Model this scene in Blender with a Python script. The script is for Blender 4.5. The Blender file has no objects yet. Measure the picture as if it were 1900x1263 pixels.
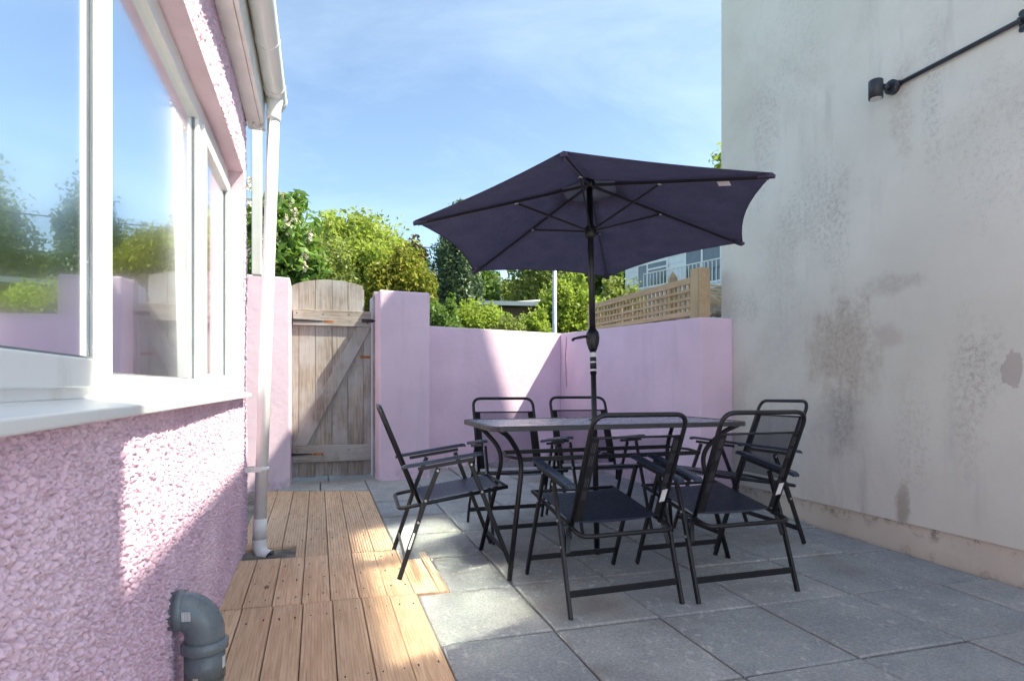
import bpy, math, random
import numpy as np
from mathutils import Vector, Matrix
random.seed(7); rng = np.random.default_rng(11)
S = bpy.context.scene; COL = S.collection
# ------------------------------------------------------------------ camera, sky, sun, exposure
F, CX, HY, EYE = 1075.0, 950.0, 716.0, 1.05          # focal length in photo pixels, centre column, horizon row, eye height
cam = bpy.data.cameras.new('camera'); co = bpy.data.objects.new('camera', cam); COL.objects.link(co)
co.location = (0, 0, EYE); co.rotation_euler = (math.pi/2, 0, 0)
cam.sensor_width = 36; cam.lens = 36*F/1900; cam.shift_y = (HY-631.5)/1900; cam.clip_end = 2000; cam.clip_start = .02
S.camera = co
TH = math.radians(18.5); UX, UY, VX, VY = -math.sin(TH), math.cos(TH), math.cos(TH), math.sin(TH)
SV, SU, SZ = 1.0, -.45, 1.5                            # towards the sun: away from the house, back along it, up
sd = Vector((SV*VX+SU*UX, SV*VY+SU*UY, SZ)).normalized()
wd = bpy.data.worlds.new('World'); S.world = wd; wd.use_nodes = True
nt = wd.node_tree; N = nt.nodes; L = nt.links
sky = N.new('ShaderNodeTexSky'); sky.sky_type = 'NISHITA'; sky.sun_disc = False
sky.sun_elevation = math.asin(sd.z); sky.sun_rotation = math.atan2(sd.x, sd.y)
sky.air_density = .7; sky.dust_density = 1.5; sky.ozone_density = .7; sky.altitude = 1000
tc = N.new('ShaderNodeTexCoord'); mp = N.new('ShaderNodeMapping'); mp.inputs['Scale'].default_value = (1.0, 2.2, 3.4); mp.inputs['Rotation'].default_value = (.3, .5, .4)
nz = N.new('ShaderNodeTexNoise'); nz.inputs['Scale'].default_value = 1.6; nz.inputs['Detail'].default_value = 9; nz.inputs['Roughness'].default_value = .62; nz.inputs['Distortion'].default_value = .5
rp = N.new('ShaderNodeValToRGB'); rp.color_ramp.elements[0].position = .40; rp.color_ramp.elements[1].position = .80
rp.color_ramp.elements[0].color = (0, 0, 0, 1); rp.color_ramp.elements[1].color = (.16, .16, .16, 1)
mx = N.new('ShaderNodeMix'); mx.data_type = 'RGBA'; mx.inputs['B'].default_value = (5.5, 6.2, 7.0, 1)
L.new(tc.outputs['Generated'], mp.inputs['Vector']); L.new(mp.outputs[0], nz.inputs['Vector']); L.new(nz.outputs['Fac'], rp.inputs['Fac'])
L.new(rp.outputs['Color'], mx.inputs['Factor']); L.new(sky.outputs[0], mx.inputs['A']); L.new(mx.outputs['Result'], N['Background'].inputs['Color'])
N['Background'].inputs['Strength'].default_value = .104
sl = bpy.data.lights.new('sun', 'SUN'); sl.energy = 2.7; sl.angle = math.radians(.55); sl.color = (1, .95, .87)
so = bpy.data.objects.new('sun', sl); COL.objects.link(so); so.rotation_euler = sd.to_track_quat('Z', 'Y').to_euler(); so.location = (0, 0, 30)
S.view_settings.view_transform = 'Standard'; S.view_settings.look = 'None'; S.view_settings.gamma = 1; S.view_settings.exposure = 2.02
S.view_settings.use_white_balance = True; S.view_settings.white_balance_temperature = 7200; S.view_settings.white_balance_tint = 0
S.render.engine = 'CYCLES'
cy = S.cycles; cy.use_denoising = True; cy.max_bounces = 7; cy.diffuse_bounces = 4; cy.glossy_bounces = 3; cy.transparent_max_bounces = 16
cy.caustics_reflective = True; cy.caustics_refractive = False; cy.blur_glossy = 0; cy.sample_clamp_indirect = 0; cy.use_guiding = False
# ------------------------------------------------------------------ frames and helpers
SLOPE = 18.0/F                                        # the patio rises slightly away from the camera
def gz(x, y): return SLOPE*min(y, 9)
def gp(px, py): Y = EYE*F/(py-(HY-18)); return Vector(((px-CX)/F*Y, Y, SLOPE*Y))
def at(px, py, Y): return Vector(((px-CX)/F*Y, Y, EYE-(py-HY)/F*Y))
def W(u, v, z=0): return Vector((u*UX+v*VX, u*UY+v*VY, z))
def UVg(u, v): return SLOPE*(u*UY+v*VY)               # patio height at house coordinates
ORG = {}
def tag(o, label=None, cat=None, group=None, kind=None):
    if label: o['label'] = label
    if cat: o['category'] = cat
    if group: o['group'] = group
    if kind: o['kind'] = kind
    return o
def thing(name, label, cat, loc=(0, 0, 0), rz=0, group=None):
    o = bpy.data.objects.new(name, None); COL.objects.link(o); o.location = loc; o.rotation_euler = (0, 0, rz); o.empty_display_size = .1
    ORG[o] = Matrix.Translation(Vector(loc)) @ Matrix.Rotation(rz, 4, 'Z')
    return tag(o, label, cat, group)
class MB:
    def __init__(s): s.v = []; s.f = []; s.sm = []
    def add(s, vs, fs, smooth=False):
        b = len(s.v); s.v += [tuple(p) for p in vs]
        s.f += [tuple(i+b for i in f) for f in fs]; s.sm += [smooth]*len(fs); return s
    def hexa(s, p):  # 8 points: bottom 4 ccw, top 4 ccw
        return s.add(p, [(3, 2, 1, 0), (4, 5, 6, 7), (0, 1, 5, 4), (1, 2, 6, 5), (2, 3, 7, 6), (3, 0, 4, 7)])
    def box(s, x0, x1, y0, y1, z0, z1):
        return s.hexa([(x0, y0, z0), (x1, y0, z0), (x1, y1, z0), (x0, y1, z0), (x0, y0, z1), (x1, y0, z1), (x1, y1, z1), (x0, y1, z1)])
    def bar(s, a, b, w, h, up=(0, 0, 1)):  # rectangular bar between two points
        a, b, up = Vector(a), Vector(b), Vector(up); d = (b-a).normalized(); sx = d.cross(up).normalized(); uz = sx.cross(d)
        q = [a+sx*i*w/2+uz*j*h/2 for i, j in ((-1, -1), (1, -1), (1, 1), (-1, 1))]; r = [p+(b-a) for p in q]
        return s.add(q+r, [(0, 1, 2, 3), (7, 6, 5, 4), (1, 0, 4, 5), (2, 1, 5, 6), (3, 2, 6, 7), (0, 3, 7, 4)])
    def tube(s, path, r, seg=10, cap=True):
        P = [Vector(p) for p in path]; n = len(P); rr = r if isinstance(r, (list, tuple)) else [r]*n
        T = [(P[min(i+1, n-1)]-P[max(i-1, 0)]).normalized() for i in range(n)]
        up = Vector((0, 0, 1)) if abs(T[0].z) < .9 else Vector((1, 0, 0)); X = T[0].cross(up).normalized()
        vs = []
        for i in range(n):
            X = (X-T[i]*X.dot(T[i])).normalized(); Y = T[i].cross(X)
            vs += [P[i]+(X*math.cos(2*math.pi*k/seg)+Y*math.sin(2*math.pi*k/seg))*rr[i] for k in range(seg)]
        fs = [(i*seg+k, i*seg+(k+1) % seg, (i+1)*seg+(k+1) % seg, (i+1)*seg+k) for i in range(n-1) for k in range(seg)]
        s.add(vs, fs, True)
        if cap:
            b = len(s.v)-len(vs); s.f += [tuple(b+k for k in range(seg-1, -1, -1)), tuple(b+(n-1)*seg+k for k in range(seg))]; s.sm += [False, False]
        return s
    def prism(s, poly, z0, z1):  # xy polygon ccw
        n = len(poly); vs = [(x, y, z0) for x, y in poly]+[(x, y, z1) for x, y in poly]
        return s.add(vs, [tuple(range(n-1, -1, -1)), tuple(range(n, 2*n))]+[(i, (i+1) % n, n+(i+1) % n, n+i) for i in range(n)])
    def fn(s, g): s.v = [tuple(g(Vector(p))) for p in s.v]; return s
    def build(s, name, mat, parent=None, world=False, bevel=0, seg=2):
        vs = s.v
        root = parent
        while root is not None and root.parent is not None: root = root.parent
        if world and root is not None:
            inv = ORG[root].inverted(); vs = [tuple(inv @ Vector(p)) for p in vs]
        me = bpy.data.meshes.new(name); me.from_pydata(vs, [], s.f); me.polygons.foreach_set('use_smooth', s.sm); me.update()
        if mat: me.materials.append(mat)
        o = bpy.data.objects.new(name, me); COL.objects.link(o); o.parent = parent
        if bevel:
            m = o.modifiers.new('bevel', 'BEVEL'); m.width = bevel; m.segments = seg; m.limit_method = 'ANGLE'
        return o
def arc(c, a, b, r, t0, t1, n=5):  # points on circle centre c, axes a, b
    return [Vector(c)+Vector(a)*r*math.cos(t0+(t1-t0)*i/n)+Vector(b)*r*math.sin(t0+(t1-t0)*i/n) for i in range(n+1)]
def fillet(path, rad, n=5):  # round the inner corners of a polyline
    P = [Vector(p) for p in path]; out = [P[0]]
    for i in range(1, len(P)-1):
        a, b = (P[i-1]-P[i]), (P[i+1]-P[i]); r = min(rad, a.length*.49, b.length*.49)
        p, q = P[i]+a.normalized()*r, P[i]+b.normalized()*r
        out += [p*(1-t)**2+P[i]*2*t*(1-t)+q*t*t for t in [k/n for k in range(n+1)]]
    return out+[P[-1]]
def copy_tree(o, parent=None):
    c = o.copy(); COL.objects.link(c); c.parent = parent
    for ch in list(o.children): copy_tree(ch, c)
    return c
# ------------------------------------------------------------------ materials
class NT:
    def __init__(s, name):
        s.m = bpy.data.materials.new(name); s.m.use_nodes = True; s.t = s.m.node_tree; s.n = s.t.nodes; s.b = s.n['Principled BSDF']
        s.out = s.n['Material Output']; s.co = s.n.new('ShaderNodeTexCoord').outputs['Object']
    def lk(s, a, b): s.t.links.new(a, b)
    def val(s, x, inp):
        if isinstance(x, (int, float)): inp.default_value = x
        elif isinstance(x, tuple): inp.default_value = x if len(x) == len(inp.default_value) else x+(1,)
        else: s.lk(x, inp)
    def map(s, scale=(1, 1, 1), loc=(0, 0, 0), rot=(0, 0, 0), src=None):
        m = s.n.new('ShaderNodeMapping'); m.inputs['Scale'].default_value = scale; m.inputs['Location'].default_value = loc; m.inputs['Rotation'].default_value = rot
        s.lk(src or s.co, m.inputs['Vector']); return m.outputs[0]
    def noise(s, scale, detail=4, rough=.55, vec=None, dist=0):
        m = s.n.new('ShaderNodeTexNoise'); m.inputs['Scale'].default_value = scale; m.inputs['Detail'].default_value = detail
        m.inputs['Roughness'].default_value = rough; m.inputs['Distortion'].default_value = dist; s.lk(vec or s.co, m.inputs['Vector']); return m.outputs['Fac']
    def voro(s, scale, vec=None, feat='F1'):
        m = s.n.new('ShaderNodeTexVoronoi'); m.feature = feat; m.inputs['Scale'].default_value = scale; s.lk(vec or s.co, m.inputs['Vector']); return m.outputs['Distance']
    def ramp(s, x, lo, hi, a=0., b=1.):
        m = s.n.new('ShaderNodeMapRange'); m.interpolation_type = 'SMOOTHSTEP'
        for k, q in (('From Min', lo), ('From Max', hi), ('To Min', a), ('To Max', b)): m.inputs[k].default_value = q
        s.lk(x, m.inputs['Value']); return m.outputs[0]
    def math(s, op, a, b=0., c=0.):
        m = s.n.new('ShaderNodeMath'); m.operation = op; s.val(a, m.inputs[0]); s.val(b, m.inputs[1]); s.val(c, m.inputs[2]); return m.outputs[0]
    def mix(s, fac, a, b, mode='MIX'):
        m = s.n.new('ShaderNodeMix'); m.data_type = 'RGBA'; m.blend_type = mode; s.val(fac, m.inputs['Factor']); s.val(a, m.inputs['A']); s.val(b, m.inputs['B']); return m.outputs['Result']
    def xyz(s, src=None):
        m = s.n.new('ShaderNodeSeparateXYZ'); s.lk(src or s.co, m.inputs[0]); return m.outputs
    def objrand(s): return s.n.new('ShaderNodeObjectInfo').outputs['Random']
    def island(s): return s.n.new('ShaderNodeNewGeometry').outputs['Random Per Island']
    def bump(s, h, strength, dist=.01, prev=None):
        m = s.n.new('ShaderNodeBump'); m.inputs['Strength'].default_value = strength; m.inputs['Distance'].default_value = dist; s.lk(h, m.inputs['Height'])
        if prev is not None: s.lk(prev, m.inputs['Normal'])
        return m.outputs[0]
    def done(s, col, rough=.6, normal=None, metal=0, spec=None):
        s.val(col, s.b.inputs['Base Color']); s.val(rough, s.b.inputs['Roughness']); s.b.inputs['Metallic'].default_value = metal
        if normal is not None: s.lk(normal, s.b.inputs['Normal'])
        if spec is not None: s.b.inputs['Specular IOR Level'].default_value = spec
        return s.m
    def blob(s, px, pz, rx, rz, nz, amp=.9):  # soft noisy blotch on coordinates y, z
        c = s.xyz(); a = s.math('DIVIDE', s.math('SUBTRACT', c[1], px), rx); b = s.math('DIVIDE', s.math('SUBTRACT', c[2], pz), rz)
        d = s.math('SQRT', s.math('ADD', s.math('MULTIPLY', a, a), s.math('MULTIPLY', b, b)))
        d = s.math('ADD', d, s.math('MULTIPLY', s.math('SUBTRACT', nz, .5), amp*3)); return s.ramp(d, 1.05, .35)
def plain(name, col, rough=.5, metal=0, var=.12, scale=6, bump=0, bscale=200, spec=None):
    m = NT(name); n = m.noise(scale, 5); c = m.mix(m.ramp(n, .3, .7), tuple(x*(1-var) for x in col), tuple(min(1, x*(1+var)) for x in col))
    nm = m.bump(m.noise(bscale, 3), bump, .004) if bump else None
    return m.done(c, m.ramp(m.noise(scale*3, 4), .3, .7, max(0, rough-.08), min(1, rough+.08)), nm, metal, spec)
def wood(name, c0, c1, knots=(.2, .11, .06), rough=.75, grey=None, axis='y', blotch=None):
    m = NT(name); r = m.objrand(); sc = {'y': (1, .06, 1), 'z': (1, 1, .06), 'x': (.06, 1, 1)}[axis]
    off = m.n.new('ShaderNodeVectorMath'); off.operation = 'ADD'; m.lk(m.co, off.inputs[0])
    cb = m.n.new('ShaderNodeCombineXYZ'); m.lk(m.math('MULTIPLY', r, 13.), cb.inputs[0]); m.lk(m.math('MULTIPLY', r, 27.), cb.inputs[1]); m.lk(m.math('MULTIPLY', r, 7.), cb.inputs[2]); m.lk(cb.outputs[0], off.inputs[1])
    v = m.map(sc, src=off.outputs[0]); warp = m.noise(7, 3, vec=m.map(tuple(x if x == 1 else .25 for x in sc), src=off.outputs[0]))
    wv = m.n.new('ShaderNodeTexNoise'); wv.inputs['Scale'].default_value = 55; wv.inputs['Detail'].default_value = 7; wv.inputs['Distortion'].default_value = 1.2; m.lk(v, wv.inputs['Vector'])
    g = m.math('ADD', m.math('MULTIPLY', wv.outputs['Fac'], .65), m.math('MULTIPLY', warp, .35))
    col = m.mix(m.ramp(g, .32, .68), c0, c1)
    col = m.mix(m.ramp(r, 0, 1, 0, .55), col, m.mix(.5, col, tuple(x*.62 for x in c1)))
    kv = m.voro(5, vec=m.map(tuple(x if x == 1 else .45 for x in sc), src=off.outputs[0])); col = m.mix(m.ramp(kv, .085, .03), col, knots)
    if grey: col = m.mix(m.ramp(m.noise(3.2, 5, vec=off.outputs[0]), .35, .65, 0, .75), col, grey)
    if blotch: col = m.mix(m.ramp(m.noise(5, 6, vec=off.outputs[0]), .6, .75, 0, .5), col, blotch)
    return m.done(col, rough, m.bump(wv.outputs['Fac'], .35, .004))
M = {}
m = NT('white_upvc'); c = m.mix(m.ramp(m.noise(7, 7, .72, vec=m.map((1, 1, .5))), .56, .74, 0, .4), (.80, .80, .79), (.60, .58, .53)); c = m.mix(m.ramp(m.noise(120, 3, .6), .70, .75, 0, .5), c, (.35, .33, .30)); M['upvc'] = m.done(c, .34)
M['upvc_old'] = plain('white_painted_board', (.72, .71, .68), .4, var=.07)
M['grey_pvc'] = plain('grey_pvc', (.165, .195, .215), .3, var=.14, scale=9)
M['metal'] = NT('charcoal_powder_coat'); _n = M['metal'].noise(140, 4, .7); M['metal'] = M['metal'].done(M['metal'].mix(M['metal'].ramp(_n, .55, .75, 0, .5), (.009, .0095, .012), (.03, .03, .033)), .4)
M['ribm'] = NT('graphite_rib').done((.03, .029, .037), .38)
M['arm'] = plain('slate_moulded_arm', (.03, .044, .072), .34, var=.15)
M['rivet'] = plain('steel_rivet', (.62, .62, .62), .3, metal=1)
M['slit'] = plain('grey_slit_strip', (.16, .16, .17), .7)
M['gasket'] = plain('grey_gasket', (.20, .21, .23), .6)
M['tagw'] = plain('white_fabric_label', (.68, .68, .68), .7)
M['black'] = plain('black_iron', (.02, .021, .024), .5, var=.3)
M['galv'] = plain('galvanised_steel', (.52, .54, .56), .45, metal=.6)
M['blue_black'] = plain('black_plastic_conduit', (.03, .036, .045), .38)
def pink(name, col, bump=.5, bs=150):
    m = NT(name); a = m.noise(1.7, 6); b = m.noise(22, 5); c = m.mix(m.ramp(a, .3, .7), tuple(x*.93 for x in col), tuple(min(1, x*1.05) for x in col))
    z = m.xyz()[2]; n2 = m.noise(9, 6); foot = m.math('MULTIPLY', m.ramp(z, .22, .02), m.ramp(n2, .45, .7, 0, .5))
    c = m.mix(foot, c, (.33, .25, .26)); c = m.mix(m.ramp(m.noise(30, 3, .7), .69, .74, 0, .35), c, (.36, .28, .32))
    st = m.noise(5, 6, .6, vec=m.map((1, 1, .12))); c = m.mix(m.ramp(st, .56, .74, 0, .28), c, tuple(x*.72 for x in col)); c = m.mix(m.ramp(m.noise(11, 7, .7), .62, .72, 0, .3), c, tuple(min(1, x*1.12) for x in col))
    hgt = m.math('ADD', m.noise(bs, 4, .65), m.math('ADD', m.math('MULTIPLY', b, .8), m.math('MULTIPLY', m.noise(6, 4), 1.6)))
    return m.done(c, .85, m.bump(hgt, bump, .006), spec=.25)
M['pink'] = pink('pink_masonry_paint', (.82, .625, .74))
M['pink_smooth'] = pink('pink_smooth_reveal', (.78, .58, .65), .25)
m = NT('pink_roughcast'); n1 = m.noise(2.2, 6); n2 = m.noise(60, 6, .7)
c = m.mix(m.ramp(n1, .3, .7), (.72, .49, .62), (.84, .62, .74)); c = m.mix(m.ramp(m.noise(14, 5), .62, .75, 0, .45), c, (.55, .35, .44))
M['roughcast'] = m.done(c, .85, m.bump(n2, .6, .006), spec=.25)
# window glass: clear sheet with a reflective coating
m = NT('coated_window_glass'); gl = m.n.new('ShaderNodeBsdfGlossy'); gl.inputs['Roughness'].default_value = .0; gl.inputs['Color'].default_value = (.86, .93, .96, 1)
g2 = m.n.new('ShaderNodeBsdfGlossy'); g2.inputs['Roughness'].default_value = .13; g2.inputs['Color'].default_value = (.95, .97, 1, 1); mg = m.n.new('ShaderNodeMixShader'); mg.inputs[0].default_value = .68
tr = m.n.new('ShaderNodeBsdfTransparent'); tr.inputs['Color'].default_value = (.62, .72, .74, 1); ms = m.n.new('ShaderNodeMixShader'); ms.inputs[0].default_value = .96
m.lk(gl.outputs[0], mg.inputs[1]); m.lk(g2.outputs[0], mg.inputs[2]); m.lk(tr.outputs[0], ms.inputs[1]); m.lk(mg.outputs[0], ms.inputs[2]); m.lk(ms.outputs[0], m.out.inputs['Surface'])
M['glass'] = m.m
M['far_glass'] = plain('dark_window_glass', (.06, .09, .10), .04, spec=1.0)
# open mesh sling fabric
m = NT('black_mesh_sling'); df = m.n.new('ShaderNodeBsdfDiffuse'); df.inputs['Color'].default_value = (.011, .0115, .016, 1)
tr = m.n.new('ShaderNodeBsdfTransparent'); tr.inputs['Color'].default_value = (.95, .95, 1, 1); ms = m.n.new('ShaderNodeMixShader')
w1 = m.noise(700, 1); m.lk(m.ramp(w1, .3, .7, .34, .56), ms.inputs[0]); m.lk(tr.outputs[0], ms.inputs[1]); m.lk(df.outputs[0], ms.inputs[2]); m.lk(ms.outputs[0], m.out.inputs['Surface'])
M['mesh'] = m.m
M['sling'] = plain('dark_sling_fabric', (.034, .048, .08), .42, var=.2, scale=30, bump=.3, bscale=600)
M['hem'] = plain('black_hem_fabric', (.007, .007, .009), .8, bump=.3, bscale=500)
m = NT('plum_canopy_fabric'); w = m.math('ADD', m.math('MULTIPLY', m.noise(170, 3, .7), .75), m.math('MULTIPLY', m.noise(9, 4), .25)); c = m.mix(m.ramp(w, .35, .65), (.075, .07, .12), (.13, .12, .19))
df = m.n.new('ShaderNodeBsdfTranslucent'); m.lk(c, df.inputs['Color']); ad = m.n.new('ShaderNodeMixShader'); ad.inputs[0].default_value = .22
m.done(c, .9, m.bump(m.noise(4, 3), .5, .03), spec=.1); m.lk(m.b.outputs[0], ad.inputs[1]); m.lk(df.outputs[0], ad.inputs[2]); m.lk(ad.outputs[0], m.out.inputs['Surface'])
M['canopy'] = m.m
M['vent'] = plain('slate_vent_fabric', (.22, .26, .34), .8)
m = NT('frosted_table_glass'); c = m.mix(m.ramp(m.noise(5, 6), .35, .7), (.19, .225, .31), (.24, .275, .36)); c = m.mix(m.ramp(m.noise(60, 4, .7), .68, .74, 0, .4), c, (.2, .2, .21))
M['table'] = m.done(c, m.ramp(m.noise(12, 5), .3, .7, .22, .34), spec=.8)
M['rim'] = plain('table_rim_metal', (.045, .045, .05), .35)
# paving
m = NT('riven_paving_slab'); r = m.objrand(); x = m.xyz()
n0 = m.noise(3.1, 8, .7); n3 = m.noise(90, 5, .75); base = m.mix(m.ramp(n0, .3, .7), (.40, .41, .40), (.57, .575, .545))
base = m.mix(m.ramp(r, 0, 1, 0, .55), base, m.mix(.6, base, (.27, .32, .36)))
base = m.mix(m.ramp(n3, .35, .68), m.mix(.4, base, (.07, .08, .085)), base)
warp = m.n.new('ShaderNodeVectorMath'); warp.operation = 'ADD'; wn = m.n.new('ShaderNodeTexNoise'); wn.inputs['Scale'].default_value = 22; wn.inputs['Detail'].default_value = 4
sc = m.n.new('ShaderNodeVectorMath'); sc.operation = 'SCALE'; sc.inputs['Scale'].default_value = .06; m.lk(m.co, wn.inputs['Vector']); m.lk(wn.outputs['Color'], sc.inputs[0]); m.lk(m.co, warp.inputs[0]); m.lk(sc.outputs[0], warp.inputs[1])
fl = m.noise(34, 3, .5, vec=m.map((1, .7, 1), src=warp.outputs[0])); lich = m.math('MULTIPLY', m.ramp(fl, .585, .66), m.ramp(m.noise(2.4, 3), .36, .58, 0, .62))
base = m.mix(lich, base, (.60, .61, .57)); fl2 = m.noise(75, 4, .6); base = m.mix(m.ramp(fl2, .60, .70, 0, .35), base, (.55, .555, .53)); base = m.mix(m.ramp(m.noise(55, 5, .7), .61, .70, 0, .4), base, (.14, .14, .13)); vs2 = m.voro(60, vec=warp.outputs[0]); base = m.mix(m.math('MULTIPLY', m.ramp(vs2, .25, .1), .35), base, (.48, .49, .48))
brown = m.ramp(m.noise(1.3, 5), .52, .68, 0, .5); base = m.mix(brown, base, (.20, .165, .135))
M['slab'] = m.done(base, .86, m.bump(m.math('ADD', n3, m.math('MULTIPLY', m.noise(14, 6), .9)), .7, .008), spec=.3)
M['grout'] = plain('sandy_joint', (.20, .185, .155), .95, var=.5, scale=9, bump=.6, bscale=150)
m = NT('garden_ground'); c = m.mix(m.ramp(m.noise(.6, 7), .35, .65), (.045, .07, .02), (.09, .08, .05)); M['ground'] = m.done(c, .95, m.bump(m.noise(20, 6), .8, .05))
M['deck'] = wood('deck_softwood', (.86, .63, .42), (.60, .39, .24), blotch=(.68, .60, .52))
M['gate'] = wood('weathered_gate_wood', (.43, .37, .32), (.18, .145, .12), knots=(.06, .045, .035), grey=(.42, .41, .405), axis='z', blotch=(.20, .15, .10))
M['gate_x'] = wood('weathered_gate_rail_wood', (.45, .39, .33), (.21, .17, .14), knots=(.06, .045, .035), grey=(.44, .43, .42), axis='x', blotch=(.20, .15, .10))
M['fence'] = wood('treated_fence_wood', (.64, .47, .29), (.48, .33, .18), axis='x')
M['fence_z'] = wood('treated_fence_post_wood', (.60, .46, .28), (.42, .31, .17), axis='z')
M['stone'] = plain('rubble_stone', (.36, .31, .24), .9, var=.35, scale=8, bump=.7, bscale=40)
M['rust_dark'] = plain('dark_screw_head', (.06, .045, .035), .6)
M['rust'] = plain('rust_stain', (.34, .13, .05), .9, var=.4, scale=20)
# painted render of the tall building, with its stains (object coordinates: y along the wall, z up)
m = NT('cream_render'); n0 = m.noise(1.1, 6); fine = m.noise(120, 4, .7); n5 = m.noise(7, 7, .7); sp = m.math('MULTIPLY', m.math('ADD', m.noise(150, 5, .8), m.noise(34, 5, .75)), .5); st = m.noise(6, 6, .65, vec=m.map((1, 1, .16)))
c = m.mix(m.ramp(n0, .3, .7), (.665, .67, .58), (.755, .76, .675))
c = m.mix(m.math('MULTIPLY', m.ramp(st, .52, .75, 0, .45), m.ramp(n0, .35, .6)), c, (.40, .40, .375))
c = m.mix(m.math('MULTIPLY', m.ramp(m.noise(.9, 7, .65, dist=.6), .45, .70, 0, .42), m.ramp(m.noise(26, 6, .8), .35, .65, .5, 1)), c, (.47, .44, .39))
def stain(c, u, z, ru, rz, col, k, speck=None, sharp=False):
    f = m.math('MULTIPLY', m.blob(u-2, z, ru*1.15, rz*1.45, m.math('ADD', m.math('MULTIPLY', n5, .6), m.math('MULTIPLY', st, .4))), k*.68)
    if sharp: f = m.ramp(f, .36, .46, 0, .8)
    if speck: f = m.math('MULTIPLY', f, m.ramp(sp, speck-.07, speck+.09, 0, .8))
    return m.mix(f, c, col)
c = stain(c, 2.97, 1.28, .30, .28, (.44, .37, .29), .7); c = stain(c, 2.95, 1.30, .26, .28, (.16, .13, .10), .9, .53)
c = stain(c, 2.62, 1.67, .22, .06, (.36, .33, .28), .75, .44); c = stain(c, 2.64, 1.36, .14, .07, (.56, .52, .46), 1.1)
c = stain(c, 1.975, 1.14, .05, .085, (.47, .43, .38), 1.25, sharp=True); c = stain(c, 2.10, 1.16, .12, .17, (.28, .26, .23), .8, .52)
c = stain(c, 2.97, .80, .09, .19, (.12, .12, .10), .9, .50); c = stain(c, 3.0, .82, .2, .2, (.34, .34, .32), .45)
c = stain(c, 3.70, 3.0, .16, .42, (.30, .31, .30), .8, .52); c = stain(c, 3.2, 2.30, .30, .30, (.27, .28, .27), .85, .52); c = stain(c, 3.0, 2.1, .10, .4, (.25, .26, .25), .8, .54)
c = stain(c, 2.55, 2.72, .08, .28, (.38, .30, .22), .6, .47); c = stain(c, 2.37, 2.65, .06, .5, (.24, .24, .23), .8, .53); c = stain(c, 2.0, 2.3, .35, .35, (.27, .27, .26), .7, .55)
c = stain(c, 2.2, .95, .12, .40, (.30, .27, .23), .8, .52); c = stain(c, 2.55, .33, .05, .10, (.25, .20, .13), .8); c = stain(c, 2.5, .75, .12, .3, (.33, .30, .26), .7, .53)
c = stain(c, 3.5, 1.9, .2, .5, (.36, .36, .33), .5, .5); c = stain(c, 3.95, 1.7, .25, .12, (.30, .31, .28), .6, .48); c = stain(c, 3.35, 3.6, .3, .5, (.36, .37, .36), .6, .53)
M['render'] = m.done(c, .9, m.bump(m.math('ADD', fine, m.math('MULTIPLY', n5, .4)), .45, .006), spec=.2)
m = NT('plinth_render'); z = m.xyz()[2]; n5 = m.noise(12, 7, .7); c = m.mix(m.ramp(m.noise(2, 5), .3, .7), (.60, .56, .46), (.68, .645, .55))
c = m.mix(m.math('MULTIPLY', m.ramp(z, .13, .22), m.ramp(n5, .50, .66, 0, .8)), c, (.16, .13, .09)); c = m.mix(m.math('MULTIPLY', m.ramp(z, .13, .05), m.ramp(n5, .5, .65, 0, .5)), c, (.36, .28, .22))
M['plinth'] = m.done(c, .9, m.bump(m.noise(90, 4), .5, .006))
def leafmat(name, a, b, tr=.35):
    m = NT(name); i = m.island(); c = m.mix(i, a, b); c = m.mix(m.ramp(m.noise(.9, 3), .35, .65, 0, .5), c, tuple(x*.75 for x in a))
    t = m.n.new('ShaderNodeBsdfTranslucent'); m.lk(m.mix(.5, c, (.22, .30, .03)), t.inputs['Color']); ad = m.n.new('ShaderNodeMixShader'); ad.inputs[0].default_value = tr
    m.done(c, .5, spec=.35); m.lk(m.b.outputs[0], ad.inputs[1]); m.lk(t.outputs[0], ad.inputs[2]); m.lk(ad.outputs[0], m.out.inputs['Surface']); return m.m
M['bark'] = plain('bark', (.10, .08, .06), .9, var=.4, bump=.8, bscale=40)
M['slate_roof'] = plain('grey_felt_roof', (.20, .21, .21), .9, var=.2)
M['white_board'] = plain('white_weatherboard', (.74, .77, .78), .5, var=.04)
# ------------------------------------------------------------------ ground and paving
gm = MB(); ys = [-60, -5, 0, 5, 9, 400]; xs = [-400, -8, 8, 400]
for i, y in enumerate(ys):
    for x in xs: gm.v.append((x, y, SLOPE*max(-5, min(y, 9))-.09))
for i in range(len(ys)-1):
    for j in range(3): gm.f.append((i*4+j, i*4+j+1, i*4+j+5, i*4+j+4)); gm.sm.append(False)
tag(gm.build('ground', M['ground']), kind='structure', label='rough ground beyond and beneath the patio')
def uvz(p): return Vector((p[0], p[1], p[2]+UVg(p[1], p[0])))      # local x = v, y = u, z above the patio plane
bounce_yard = MB().prism([(-.41, -12), (9, -12), (9, -1.3), (3.3, -1.3), (3.3, 0.03), (-.41, 0.03)], -.07, -.004).fn(uvz)
bounce_yard = bounce_yard.fn(lambda p: W(p[1], p[0], p[2])).build('bounce_paving', M['slab']); tag(bounce_yard, 'unseen slab paving added behind the viewer to reflect light', kind='structure')  # out of view, added to throw light back into the shaded patio
paving = thing('patio_paving', None, None, (0, 0, 0), TH); tag(paving, 'grey riven slab patio between the pink house and the cream building', kind='structure')
MB().prism([(-.6, -1), (3.4, -1), (3.4, 8.4), (-.6, 8.4)], -.07, -.016).fn(uvz).build('joint_bed', M['grout'], paving)
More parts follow.
